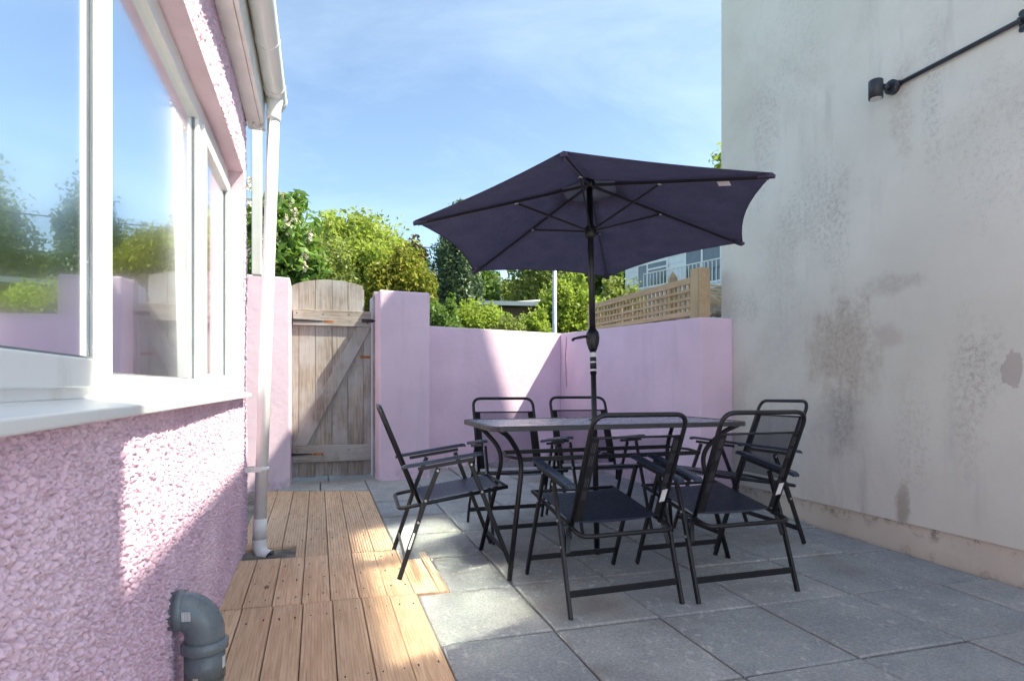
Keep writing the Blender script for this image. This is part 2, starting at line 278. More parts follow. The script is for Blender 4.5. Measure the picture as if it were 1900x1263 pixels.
def slab(poly, dz):
    c = Vector((sum(p[0] for p in poly)/len(poly), sum(p[1] for p in poly)/len(poly)))
    def ins(d): return [(c+(Vector(p)-c)*(1-d/max(.05, (Vector(p)-c).length))) for p in poly]
    a, b = ins(.008), ins(.018); n = len(poly); tx, ty = (random.uniform(-.004, .004) for _ in 'ab')
    h = lambda p: dz+(p[0]-c[0])*tx+(p[1]-c[1])*ty
    vs = [(p[0], p[1], -.06) for p in a]+[(p[0], p[1], h(p)-.006) for p in a]+[(p[0], p[1], h(p)) for p in b]
    mb = MB().add(vs, [tuple(range(2*n, 3*n))]+[(k*n+i, k*n+(i+1) % n, (k+1)*n+(i+1) % n, (k+1)*n+i) for k in (0, 1) for i in range(n)])
    return mb.fn(uvz).build('slab', M['slab'], paving)
vj = [.4525, .932, 1.42, 1.925, 2.452, 2.987, 3.30]; uj = [.05, .59, 1.12, 1.656, 2.18, 2.72, 3.27, 3.80, 4.35, 4.90, 5.45, 6.0, 6.54, 7.08, 7.62, 8.16]
for i in range(6):
    for j in range(len(uj)-1):
        v0, v1 = vj[i], vj[i+1]; sk = lambda v: -.055*(v-1.7)
        e0, e1 = uj[j], uj[j+1]
        if i == 5: e0 += -.02; e1 += -.02
        if i == 0:
            cut = 2.83
            if e1 <= cut+.1 and e0 < cut:
                pass
            if e0 >= 2.7 and e1 <= 3.3: v0 = .612
            if e0 >= 3.2: v0 = .447
        slab([(v0, e0+sk(v0)), (v1, e0+sk(v1)), (v1, e1+sk(v1)), (v0, e1+sk(v0))], random.uniform(-.004, .004))
for k, (a, b) in enumerate(((-.36, .02), (.02, .447))):              # stone threshold in front of the gate
    slab([(a, 5.61-.33*a), (b, 5.61-.33*b), (b, 6.05), (a, 6.05)], .006)
for a, b in ((-.36, .1), (.1, .62)): slab([(a, 6.05), (b, 6.05), (b, 6.6), (a, 6.6)], .0)
# ------------------------------------------------------------------ decking, three sections of grooved planks
deck_mat = M['deck']
def plank(parent, va, vb, ua, ub, ridges=8, notch=None, dep=.005):
    mb = MB(); g = .0025; va += .0025; vb -= .0025; w = (vb-va)/ridges; dz = random.uniform(-.002, .003)
    prof = []
    for k in range(ridges):
        a = va+k*w; prof += [(a, dz), (a+w*.62, dz), (a+w*.74, dz-dep), (a+w*.9, dz-dep)]
    prof.append((vb, dz)); u0 = lambda v: (notch[1] if notch and v < notch[0] else ua(v)); n = len(prof)
    for sgn, fu in ((0, lambda v: u0(v)+g), (1, lambda v: ub(v)-g)):
        for (v, z) in prof: mb.v.append((v, fu(v), z))
    for (v, z) in prof: mb.v.append((v, u0(v)+g, -.028+dz))
    for (v, z) in prof: mb.v.append((v, ub(v)-g, -.028+dz))
    for k in range(n-1): mb.f += [(k, k+1, n+k+1, n+k), (2*n+k, 2*n+k+1, k+1, k), (n+k, n+k+1, 3*n+k+1, 3*n+k)]; mb.sm += [False]*3
    mb.f += [(0, n, 3*n, 2*n), (n-1, 3*n-1, 4*n-1, 2*n-1)]; mb.sm += [False]*2
    return mb.fn(uvz).build('plank', deck_mat, parent)
j1 = lambda v: 3.585-.07*v; j2 = lambda v: 2.846-.085*v; jf = lambda v: 5.605-.33*v
d1 = thing('deck_section', 'grooved timber deck section leading to the gate, with a cut-out by the downpipe', 'decking', (0, 0, 0), TH, 'timber deck sections along the house')
ed = [-.47, -.344, -.21, -.073, .057, .19, .32, .446]
for k in range(7): plank(d1, ed[k], ed[k+1], j1, jf, 8, notch=(-.125 if k == 2 else 9, 3.835) if k < 3 else None)
d2 = thing('deck_section', 'short middle timber deck section, widest, under the lone chair\'s rear legs', 'decking', (0, 0, 0), TH, 'timber deck sections along the house')
ed = [-.47, -.328, -.202, -.073, .056, .186, .315, .445, .565, .612]
for k in range(9): plank(d2, ed[k], ed[k+1], j2, j1, 9 if k < 8 else 3, dep=.003)
d3 = thing('deck_section', 'nearest long timber deck section beside the grey soil pipe', 'decking', (0, 0, 0), TH, 'timber deck sections along the house')
ed = [-.47, -.324, -.194, -.065, .064, .194, .323, .4525]
for k in range(7): plank(d3, ed[k], ed[k+1], lambda v: .4, j2, 10, dep=.0022)
for d, (a, b), lim in ((d1, (3.95, 5.3), .44), (d2, (2.95, 3.45), .6), (d3, (.6, 2.7), .44)):
    for t in (0, .5, 1): q = a+(b-a)*t; MB().box(-.45, lim-.01, q-.035, q+.035, -.075, -.03).fn(uvz).build('batten', M['fence'], d)
for d, us, es in ((d1, (3.95, 4.62, 5.25), [-.344, -.21, -.073, .057, .19, .32, .446]), (d2, (2.95, 3.2, 3.45), [-.328, -.202, -.073, .056, .186, .315, .445]), (d3, (1.2, 1.65, 2.1, 2.7), [-.324, -.194, -.065, .064, .194, .323, .4525])):
    mb = MB()
    for q in us:
        for a, b in zip(es[:-1], es[1:]):
            for t in (.22, .78): c_ = (a+(b-a)*t+random.uniform(-.006, .006), q+random.uniform(-.012, .012)); mb.tube([(c_[0], c_[1], -.004), (c_[0], c_[1], .0036)], .0032, 8)
    o = mb.fn(uvz).build('screws', M['rust_dark'], d); o['kind'] = 'stuff'
MB().box(-.45, -.13, 3.845, 3.89, -.068, -.029).fn(uvz).build('batten', M['fence'], d1)
# ------------------------------------------------------------------ the pink house on the left
H = thing('house', 'pink roughcast house wall with a wide white window, gutter and downpipe', 'house', W(2.0, -.42, 0), TH)
def HB(mb, name, mat, parent=None, **k):  # mb in absolute (v, u, z) -> local to the house Empty
    return mb.fn(lambda p: Vector((p[0]+.42, p[1]-2.0, p[2]))).build(name, mat, parent or H, **k)
WU0, WU1, WZ0, WZ1 = .85, 3.80, 1.0, 2.33
def cells(X, Y, size, seed):  # jittered bumps: height field of overlapping rounded chips
    gx, gy = np.floor(X/size).astype(int), np.floor(Y/size).astype(int); h = np.zeros_like(X)
    def hsh(i, j, k):
        q = np.sin(i*127.1+j*311.7+k*74.7+seed)*43758.5453; return q-np.floor(q)
    for di in (-1, 0, 1):
        for dj in (-1, 0, 1):
            i, j = gx+di, gy+dj; cx, cy_ = (i+hsh(i, j, 1))*size, (j+hsh(i, j, 2))*size; r = size*(.45+.55*hsh(i, j, 3)); an = hsh(i, j, 5)*3.1; el = .6+.6*hsh(i, j, 6)
            dx, dy = X-cx, Y-cy_; a = (dx*np.cos(an)+dy*np.sin(an)); b = (-dx*np.sin(an)+dy*np.cos(an))/el
            h = np.maximum(h, np.sqrt(np.clip(1-(a*a+b*b)/(r*r), 0, 1))*(.4+.6*hsh(i, j, 4)))
    return h
def rough_patch(u0, u1, z0, z1, st, name='roughcast_wall'):
    nu, nz_ = max(2, int((u1-u0)/st)), max(2, int((z1-z0)/st)); U, Z = np.meshgrid(np.linspace(u0, u1, nu+1), np.linspace(z0, z1, nz_+1))
    h = .013*cells(U, Z, .0092, 3.1)+.011*cells(U, Z, .0066, 9.7)+.009*np.clip(cells(U, Z, .021, 7.7)-.25, 0, 1); h += .006*np.sin(U*3.1+1)*np.sin(Z*4.3)
    V = -.42-.021+h
    pts = np.stack([V.ravel()+.42, U.ravel()-2.0, Z.ravel()], 1); me = bpy.data.meshes.new(name); k = np.arange((nu+1)*(nz_+1)).reshape(nz_+1, nu+1)
    fa = np.stack([k[:-1, :-1], k[:-1, 1:], k[1:, 1:], k[1:, :-1]], -1).reshape(-1, 4)
    me.vertices.add(len(pts)); me.vertices.foreach_set('co', pts.ravel()); me.loops.add(fa.size); me.loops.foreach_set('vertex_index', fa.ravel().astype(np.int32))
    me.polygons.add(len(fa)); me.polygons.foreach_set('loop_start', np.arange(0, fa.size, 4, dtype=np.int32)); me.polygons.foreach_set('use_smooth', [True]*len(fa)); me.update(calc_edges=True)
    me.materials.append(M['roughcast']); o = bpy.data.objects.new(name, me); COL.objects.link(o); o.parent = H; return o
o = rough_patch(.55, 3.965, -.10, WZ0+.01, .0031); o['label'] = 'pink roughcast wall below the window'
rough_patch(WU1, 3.965, WZ0+.01, WZ1, .0075); rough_patch(.55, 3.965, WZ1, 2.85, .0085)
HB(MB().box(-.70, -.43, -7, .551, -.1, 2.85), 'side_wall', M['roughcast'])
HB(MB().box(-.60, -.44, .55, WU0, WZ0, WZ1), 'wall_pier', M['roughcast'])
HB(MB().box(-.60, -.434, .55, 3.955, -.1, WZ0-.005).box(-.60, -.434, .55, 3.955, WZ1+.012, 2.84).box(-.60, -.434, WU1+.012, 3.955, WZ0, WZ1+.01), 'wall_core', M['pink_smooth'])
HB(MB().box(-.60, -.424, WU1, WU1+.011, WZ0, WZ1).box(-.60, -.424, WU0, WU1+.01, WZ1, WZ1+.011), 'window_reveal', M['pink_smooth'])
HB(MB().box(-3.5, -.60, 3.85, 3.95, -.1, 2.85).box(-3.6, -3.5, -.5, 3.95, -.1, 2.85).box(-3.5, -.6, -.5, -.4, -.1, 2.85).box(-3.5, -.6, -.4, 3.85, -.1, .05).box(-3.5, -.6, -.4, 3.85, 2.5, 2.6), 'room_shell', plain('room_plaster', (.45, .46, .46), .9))
HB(MB().hexa([(-.26, -3, 2.93), (-.26, 4.06, 2.93), (-3.6, 4.06, 4.5), (-3.6, -3, 4.5), (-.26, -3, 2.99), (-.26, 4.06, 2.99), (-3.6, 4.06, 4.56), (-3.6, -3, 4.56)]), 'roof', M['slate_roof'])
# fascia, soffit and gutter
HB(MB().box(-.42, -.345, -3, 4.04, 2.69, 2.715), 'soffit', M['upvc_old']); HB(MB().box(-.342, -.32, -3, 4.04, 2.685, 2.93), 'fascia', M['upvc_old'], bevel=.003)
HB(MB().box(-.318, -.312, -3, 4.04, 2.87, 2.915), 'felt_strip', plain('ochre_underlay', (.42, .27, .10), .8))
gu = MB(); seg = 12; R = .062; cv, cz = -.255, 2.885
prof = [(cv+R*math.cos(math.pi+math.pi*i/seg), cz+R*math.sin(math.pi+math.pi*i/seg)) for i in range(seg+1)]
inn = [(cv+(R-.004)*math.cos(2*math.pi-math.pi*i/seg), cz+(R-.004)*math.sin(2*math.pi-math.pi*i/seg)) for i in range(seg+1)]
pr = prof+inn; n = len(pr)
def gutter_run(ya, yb, k=1.0):
    mb = MB(); q = [((p[0]-cv)*k+cv, (p[1]-cz)*k+cz) for p in pr]
    mb.add([(a, ya, z) for a, z in q]+[(a, yb, z) for a, z in q], [(i, (i+1) % n, n+(i+1) % n, n+i) for i in range(n)], True)
    mb.add([(a, ya, z) for a, z in q]+[(a, yb, z) for a, z in q], [(i, i+1, n-2-i, n-1-i) for i in range(seg)]+[(n+n-1-i, n+n-2-i, n+i+1, n+i) for i in range(seg)]); return mb
GO = HB(gutter_run(-3, 4.02), 'gutter', M['upvc'])
for ya, yb, k in ((3.80, 3.83, 1.09), (3.98, 4.02, 1.09), (3.83, 3.98, 1.05)): HB(gutter_run(ya, yb, k), 'outlet_collar', M['upvc'], GO)
HB(MB().tube([(cv, 4.022, cz-.03), (cv, 4.03, cz-.03)], .05, 16), 'end_cap', M['upvc'], GO)
for q in (1.2, 2.4, 3.3): HB(gutter_run(q, q+.03, 1.06), 'gutter_bracket', M['upvc'], GO)
# downpipe: leans slightly, ends in a shoe
top = Vector((cv-.005, 3.90, cz-.05)); bot = Vector((-.335, 3.79, .13)); dn = lambda t: top+(bot-top)*t
DP = HB(MB().tube([dn(.035), dn(1)], .036, 18), 'downpipe', M['upvc'])
HB(MB().tube([dn(0), dn(.02), dn(.045), dn(.05)], [.052, .043, .043, .043], 18), 'outlet_socket', M['upvc'], DP)
HB(MB().tube([dn(.955), dn(1)], .0395, 18), 'joint_ring', M['upvc'], DP)
HB(MB().tube([bot, bot+Vector((0, -.003, -.045)), bot+Vector((.015, -.02, -.085)), bot+Vector((.06, -.055, -.10))], .041, 18, cap=False).tube([bot+Vector((.06, -.055, -.10)), bot+Vector((.015, -.02, -.085)), bot+Vector((0, -.003, -.045))], .037, 18, cap=False), 'shoe', M['upvc'], DP)
p = dn(.845); HB(MB().tube([p+Vector((0, 0, -.013)), p+Vector((0, 0, .013))], .042, 16).box(p.x-.09, p.x+.0, p.y-.047, p.y-.035, p.z-.013, p.z+.013).box(p.x-.09, p.x-.0, p.y+.035, p.y+.047, p.z-.013, p.z+.013), 'pipe_clip', M['upvc'], DP)
# corner trim beyond the corner of the house, seen between wall and downpipe, and the old hook under the soffit
HB(MB().box(-.55, -.47, 5.50, 5.58, 2.02, 3.35).box(-.56, -.46, 5.49, 5.59, 3.35, 3.38), 'corner_post', M['upvc_old'], bevel=.006)
HB(MB().tube(arc((-.355, 3.93, 2.68), (1, 0, 0), (0, 0, 1), .028, math.pi*.9, math.pi*2.05, 8), .006, 8), 'soffit_hook', M['upvc_old'])
# window: outer frame, sashes, panes, sill
WIN = HB(MB().box(-.56, -.505, WU0, WU1, 1.02, 1.06).box(-.56, -.505, WU0, WU1, 2.262, 2.33).box(-.56, -.505, WU0, WU0+.06, 1.06, 2.262).box(-.56, -.505, WU1-.045, WU1, 1.06, 2.262)
         .box(-.56, -.505, 1.655, 1.725, 1.06, 2.262).box(-.56, -.505, 2.905, 2.99, 1.06, 2.262), 'window', M['upvc'], bevel=.004)
def sash(u0, u1, z0, z1, w, wb, vf, vb, nm='sash'):
    s = HB(MB().box(vb, vf, u0, u1, z0, z0+wb).box(vb, vf, u0, u1, z1-w, z1).box(vb, vf, u0, u0+w, z0+wb, z1-w).box(vb, vf, u1-w, u1, z0+wb, z1-w), nm, M['upvc'], WIN, bevel=.005)
    q = vf-.022; HB(MB().box(q-.008, q, u0+w-.006, u1-w+.006, z0+wb-.006, z1-w+.006), 'pane', M['glass'], s)
    g = .006; HB(MB().box(q+.0005, q+.006, u0+w, u1-w, z0+wb, z0+wb+g).box(q+.0005, q+.006, u0+w, u0+w+g, z0+wb+g, z1-w).box(q+.0005, q+.006, u1-w-g, u1-w, z0+wb+g, z1-w), 'gasket', M['gasket'], s)
    return s
sash(.875, 1.70, 1.045, 2.245, .075, .068, -.492, -.555)
sash(1.722, 2.908, 1.055, 2.265, .026, .024, -.503, -.54, 'fixed_light')
sash(2.955, 3.775, 1.045, 2.245, .07, .062, -.492, -.555)
HB(MB().hexa([(-.506, WU0-.02, .985), (-.378, WU0-.02, .985), (-.378, 3.785, .985), (-.506, 3.785, .985), (-.506, WU0-.02, 1.022), (-.378, WU0-.02, 1.008), (-.378, 3.785, 1.008), (-.506, 3.785, 1.022)]), 'window_sill', M['upvc'], bevel=.004)
# grey soil pipe with elbow
sv, su = -.332, 2.0
SP = HB(MB().tube([(sv, su, -.2), (sv, su, .27)], .0535, 28), 'soil_pipe', M['grey_pvc'])
HB(MB().tube([(sv, su, .15), (sv, su, .235)], .0575, 28).tube([(sv, su, .235), (sv, su, .241), (sv, su, .262), (sv, su, .270)], [.0575, .0665, .0665, .060], 28), 'collar', M['grey_pvc'], SP)
e = [(sv, su, .258)]+[(sv-.075+.075*math.cos(t), su-.004*(1-math.cos(t)), .285+.082*math.sin(t)) for t in [math.pi/2*k/10 for k in range(11)]]+[(-.45, su-.004, .367)]
EL = HB(MB().tube(e, .0565, 28), 'elbow', M['grey_pvc'], SP); HB(MB().tube([(-.412, su-.004, .367), (-.386, su-.004, .367)], .0600, 28), 'elbow_collar', M['grey_pvc'], EL)
def curved_sticker(name, mat, parent, zc, a0, a1, hz, r=.0545):
    a = [a0+(a1-a0)*k/6 for k in range(7)]
    return HB(MB().add([(sv+r*math.cos(t), su+r*math.sin(t), zc+s*hz) for s in (-1, 1) for t in a], [(k, k+1, 8+k, 7+k) for k in range(6)], True), name, mat, parent)
m = NT('barcode_print'); c = m.xyz(m.map((1, 420, 1))); bars = m.math('GREATER_THAN', m.math('FRACT', m.math('MULTIPLY', m.noise(1, 2, vec=m.map((600, 0, 0))), 7.)), .5)
M['barcode'] = m.done(m.mix(bars, (.75, .75, .75), (.3, .32, .35)), .5)
curved_sticker('label_sticker', M['tagw'], SP, .20, -.45, -.12, .018, .0583); curved_sticker('paint_splash', plain('cream_paint_splash', (.55, .52, .42), .6), SP, .165, -2.0, -1.72, .010, .0583)
el = e[6]; HB(MB().add([(-.384, su-.0612, .352), (-.360, su-.0612, .350), (-.361, su-.0605, .378), (-.385, su-.0605, .380)], [(0, 1, 2, 3)]), 'barcode_sticker', M['barcode'], EL)
# ------------------------------------------------------------------ tall cream building on the right
B = thing('cream_building', 'tall cream rendered building wall with dark mould stains on the right', 'building', W(2.0, 3.32, 0), TH)
def BB(mb, name, mat, parent=None, **k): return mb.fn(lambda p: Vector((p[0]-3.32, p[1]-2.0, p[2]))).build(name, mat, parent or B, **k)
UC = 4.194; RV, RZ = 6.81, 10.94
def gable(u0, u1, v0=3.32, z0=.235):
    pr = [(v0, z0), (10.3, z0), (10.3, 5.94), (RV, RZ-.06), (v0, 5.92)]
    mb = MB(); n = 5; mb.add([(v, u0, z) for v, z in pr]+[(v, u1, z) for v, z in pr], [tuple(range(n)), tuple(range(2*n-1, n-1, -1))]+[((i+1) % n, i, n+i, n+(i+1) % n) for i in range(n)]); return mb
BB(gable(-.41, UC), 'wall', M['render']); BB(MB().box(3.338, 10.2, -1.2, UC-.01, -.15, .235), 'plinth', M['plinth'])
BB(MB().box(3.322, 3.95, -1.25, -.415, .235, 9.8), 'shadow_stack', M['render']); BB(MB().box(3.96, 10.3, -1.25, -.415, .235, 5.5), 'rear_wing', M['render'])  # tall front block is unseen, added to shadow the near house wall
for s in (0, 1):
    a, b = ((3.30, 5.92), (RV, RZ)) if s == 0 else ((RV, RZ), (10.32, 5.92))
    BB(MB().hexa([(a[0], -.4, a[1]), (b[0], -.4, b[1]), (b[0], UC+.05, b[1]), (a[0], UC+.05, a[1]), (a[0], -.4, a[1]+.06), (b[0], -.4, b[1]+.06), (b[0], UC+.05, b[1]+.06), (a[0], UC+.05, a[1]+.06)]), 'roof', M['slate_roof'])
BB(MB().box(3.30, 3.5, -.41, 2.7, 5.8, 6.18), 'shadow_ledge', M['render'])  # unseen strip added to raise the eave's shadow on the house wall
# wall spotlight with its conduit
WL = thing('wall_spotlight', 'small black downward spotlight and cable conduit on the cream wall', 'light', W(2.62, 3.32, 2.80), TH)
def LB(mb, name, mat, parent=None): return mb.fn(lambda p: Vector((p[0]-3.32, p[1]-2.62, p[2]-2.80))).build(name, mat, parent or WL)
LB(MB().tube([(3.318, 2.60, 2.86), (3.285, 2.60, 2.86), (3.280, 2.60, 2.86)], [.042, .042, .036], 20), 'backplate', M['blue_black'])
LB(MB().tube([(3.285, 2.60, 2.86), (3.235, 2.61, 2.855)], .018, 12), 'arm', M['blue_black'])
hd = LB(MB().tube([(3.205, 2.63, 2.90), (3.205, 2.63, 2.895), (3.205, 2.63, 2.79)], [.036, .040, .040], 22), 'lamp_head', M['blue_black'])
LB(MB().tube([(3.205, 2.63, 2.7905), (3.205, 2.63, 2.785)], .031, 20), 'lens', plain('frosted_lens', (.6, .6, .58), .3), hd)
LB(MB().tube([(3.30, 2.57, 2.86), (3.305, 0.2, 2.86)], .0125, 12), 'conduit', M['blue_black']); LB(MB().tube([(3.30, 2.575, 2.86), (3.30, 2.545, 2.86)], .017, 12), 'gland', M['blue_black'])
for q in (1.93, .9): LB(MB().tube([(3.302, q, 2.86), (3.302, q-.014, 2.86)], .019, 14).tube([(3.312, q-.007, 2.90), (3.316, q-.007, 2.90)], .016, 12).tube([(3.312, q-.007, 2.82), (3.316, q-.007, 2.82)], .016, 12).box(3.308, 3.317, q-.017, q+.003, 2.82, 2.90), 'conduit_clip', M['blue_black'])
# ------------------------------------------------------------------ pink garden walls
def wall_poly(name, label, pts, z0, zt, bevel=.012):
    # pts: plan polygon (world xy, ccw); zt: top height for each point
    c = Vector((sum(p[0] for p in pts)/len(pts), sum(p[1] for p in pts)/len(pts), 0)); c.z = gz(c.x, c.y)
    o = thing(name, label, 'garden wall', c); n = len(pts)
    vs = [(p[0], p[1], z0) for p in pts]+[(p[0], p[1], z) for p, z in zip(pts, zt)]
    MB().add(vs, [tuple(range(n-1, -1, -1)), tuple(range(n, 2*n))]+[(i, (i+1) % n, n+(i+1) % n, n+i) for i in range(n)]).build('rendered_wall', M['pink'], o, world=True, bevel=bevel, seg=3)
    return o
gl_ = gp(538, 905); a = gl_.xy; ud, vd = Vector((UX, UY)), Vector((VX, VY))
wall_poly('garden_wall', 'pink rendered wall pier left of the gate behind the downpipe', [tuple(a-vd*.55), tuple(a), tuple(a+ud*.42), tuple(a-vd*.55+ud*.42)], -.05, [2.085, 2.07, 2.05, 2.06])
b0 = gp(704, 893).xy; b1 = Vector(((798-CX)/F*6.0, 6.0)); bn = Vector((-(b1-b0).y, (b1-b0).x)).normalized()
wall_poly('garden_wall', 'tall pink rendered pier right of the gate', [tuple(b0), tuple(b1), tuple(b1+bn*.55), tuple(b0+bn*.55+ud*.0)], -.05, [2.014, 2.016, 2.0, 2.0], bevel=.02)
w0 = Vector(((798-CX)/F*6.6, 6.6)); w1 = Vector(((1040-CX)/F*7.6, 7.6)); wdn = (w1-w0).normalized(); wn = Vector((-wdn.y, wdn.x))
wall_poly('garden_wall', 'low pink rendered back wall with a triangle of sunlight', [tuple(w0-wdn*.4), tuple(w1+wdn*.35), tuple(w1+wdn*.35+wn*.2), tuple(w0-wdn*.4+wn*.2)], -.05, [1.735, 1.742, 1.735, 1.73])
s0 = Vector((1.559, 4.787)); s1 = Vector((1.885, 4.898)); k0 = Vector((.636, 7.6)); k1 = k0+vd*.33
sw = wall_poly('garden_wall', 'pink rendered side wall below the lattice fence, with a vertical crack', [tuple(s0), tuple(s1-vd*.02), tuple(k1), tuple(k0)], -.05, [1.62, 1.62, 1.738, 1.738])
ck = MB(); pr = []
for i in range(15):                                                  # hairline crack filled with darker paint
    z = 1.68-.64*i/14; t = .93-.004*i+random.uniform(-.004, .004); q = s0+(k0-s0)*(.945-.003*abs(i-6)*.6+random.uniform(-.0015, .0015)); n2 = -vd*.003; w = .006+.006*random.random(); dd = (k0-s0).normalized()*w
    pr.append(((q+n2-dd).x, (q+n2-dd).y, z)); pr.append(((q+n2+dd).x, (q+n2+dd).y, z))
ck.add(pr, [(2*i, 2*i+1, 2*i+3, 2*i+2) for i in range(14)]); ck.build('crack', plain('crack_filler', (.36, .23, .33), .9), sw, world=True)
# ------------------------------------------------------------------ gate
gA = gp(541, 893); gB = gp(690, 885); gd = (gB-gA).xy.normalized(); ga = math.atan2(gd.y, gd.x); GW = (gB-gA).xy.length
G = thing('gate', 'weathered wooden plank gate with arched top and diagonal brace', 'gate', (gA.x, gA.y, gA.z+.02), ga)
def gpix(px, py):  # photo pixel on the gate plane -> local x, z
    q = (px-CX)/F; d = gd; s = (q*gA.y-gA.x)/(d.x-q*d.y); Y = gA.y+d.y*s; return s, EYE-(py-HY)/F*Y-(gA.z+.02)
xs_ = [gpix(p, 700)[0] for p in (541, 554.5, 585, 616, 645.5, 674, 689)]
arch = lambda x: gpix(541, 545)[1]+(gpix(608, 519)[1]-gpix(541, 545)[1])*math.sqrt(max(0, 1-((x-xs_[3]+.01)/(xs_[6]*.56))**2))
for k in range(6):
    a, b = xs_[k]+.0025, xs_[k+1]-.0025; short = gpix(689, 600)[1]; mb = MB(); n = 5; d = random.uniform(-.002, .002)
    tp = [(a+(b-a)*i/n, (arch(a+(b-a)*i/n) if k < 5 else short)) for i in range(n+1)]
    pf = [(a, .01+random.uniform(0, .012)), (b, .01+random.uniform(0, .012))]+tp[::-1]; nn = len(pf)
    mb.add([(x, d, z) for x, z in pf]+[(x, d+.022, z) for x, z in pf], [tuple(range(nn)), tuple(range(2*nn-1, nn-1, -1))]+[((i+1) % nn, i, nn+i, nn+(i+1) % nn) for i in range(nn)])
    (mb.box(b-.004, b+.012, .014, .020, .02, min(pf[2][1], arch(b))-.03) if k < 5 else None); mb.build('plank', M['gate'], G, bevel=.002, seg=1)
def grail(z0, z1, x0, x1, nm): return MB().box(x0, x1, -.034, -.0035, z0, z1).build(nm, M['gate_x'], G, bevel=.003, seg=1)
zt0, zt1 = gpix(615, 605)[1], gpix(615, 576)[1]; zb0, zb1 = gpix(615, 855)[1], gpix(615, 825)[1]
grail(zt0, zt1, .015, xs_[6]-.005, 'top_rail'); grail(zb0, zb1, .01, xs_[6]-.005, 'bottom_rail')
p0 = (.075, -.0205, zb1); p1 = (xs_[6]-.075, -.0205, zt0); dx = .07
MB().add([(x, y, z) for y in (-.034, -.004) for x, z in ((p0[0]-dx, zb1+.002), (p0[0]+dx, zb1+.002), (p1[0]+dx, zt0-.002), (p1[0]-dx, zt0-.002))], [(0, 1, 2, 3), (7, 6, 5, 4), (1, 0, 4, 5), (2, 1, 5, 6), (3, 2, 6, 7), (0, 3, 7, 4)]).build('diagonal_brace', M['gate'], G, bevel=.003, seg=1)
for zc, ln in (((zt0*.72+zt1*.28), .30), ((zb0+zb1)/2, .20)):
    h = MB().add([(-.02, -.041, zc-.016), (-.02, -.041, zc+.016), (ln, -.038, zc+.005), (ln, -.038, zc-.005), (-.02, -.034, zc-.016), (-.02, -.034, zc+.016), (ln, -.0345, zc+.005), (ln, -.0345, zc-.005)], [(0, 3, 2, 1), (4, 5, 6, 7), (0, 1, 5, 4), (1, 2, 6, 5), (2, 3, 7, 6), (3, 0, 4, 7)]).build('strap_hinge', M['black'], G)
    MB().box(ln+.005, ln+.10, -.0356, -.0345, zc-.014, zc+.010).build('rust_mark', M['rust'], h)
    MB().tube([(-.022, -.03, zc-.05), (-.022, -.03, zc+.05)], .009, 10).build('hinge_pin', M['black'], h)
zl = gpix(690, 596)[1]; bl = MB().box(xs_[6]-.10, xs_[6]+.035, -.040, -.0345, zl-.018, zl+.018).tube([(xs_[6]-.10, -.05, zl), (xs_[6]+.05, -.05, zl)], .008, 10).tube([(xs_[6]-.045, -.05, zl), (xs_[6]-.045, -.065, zl-.03)], .006, 8).build('latch_bolt', M['black'], G)
zr = gpix(680, 662)[1]; MB().box(xs_[5]-.03, xs_[6]-.012, -.0045, -.0024, zr-.015, zr+.012).build('rust_mark', M['rust'], G)
for (x, z) in ((.05, zt1-.04), (.3, zt1-.045), (.55, zt1-.04), (.05, zb1-.05), (.3, zb1-.1), (.55, zb1-.05)): MB().tube([(x, -.0345, z), (x, -.0365, z)], .006, 8).build('nail_head', M['black'], G)
PO = thing('gate_post', 'narrow brown timber post between the gate and the tall pink pier', 'post', (*(gA.xy+gd*(GW+.012)), gA.z), ga)
MB().box(0, .072, -.05, .06, 0, 1.93).build('timber', M['gate'], PO, bevel=.004, seg=1)
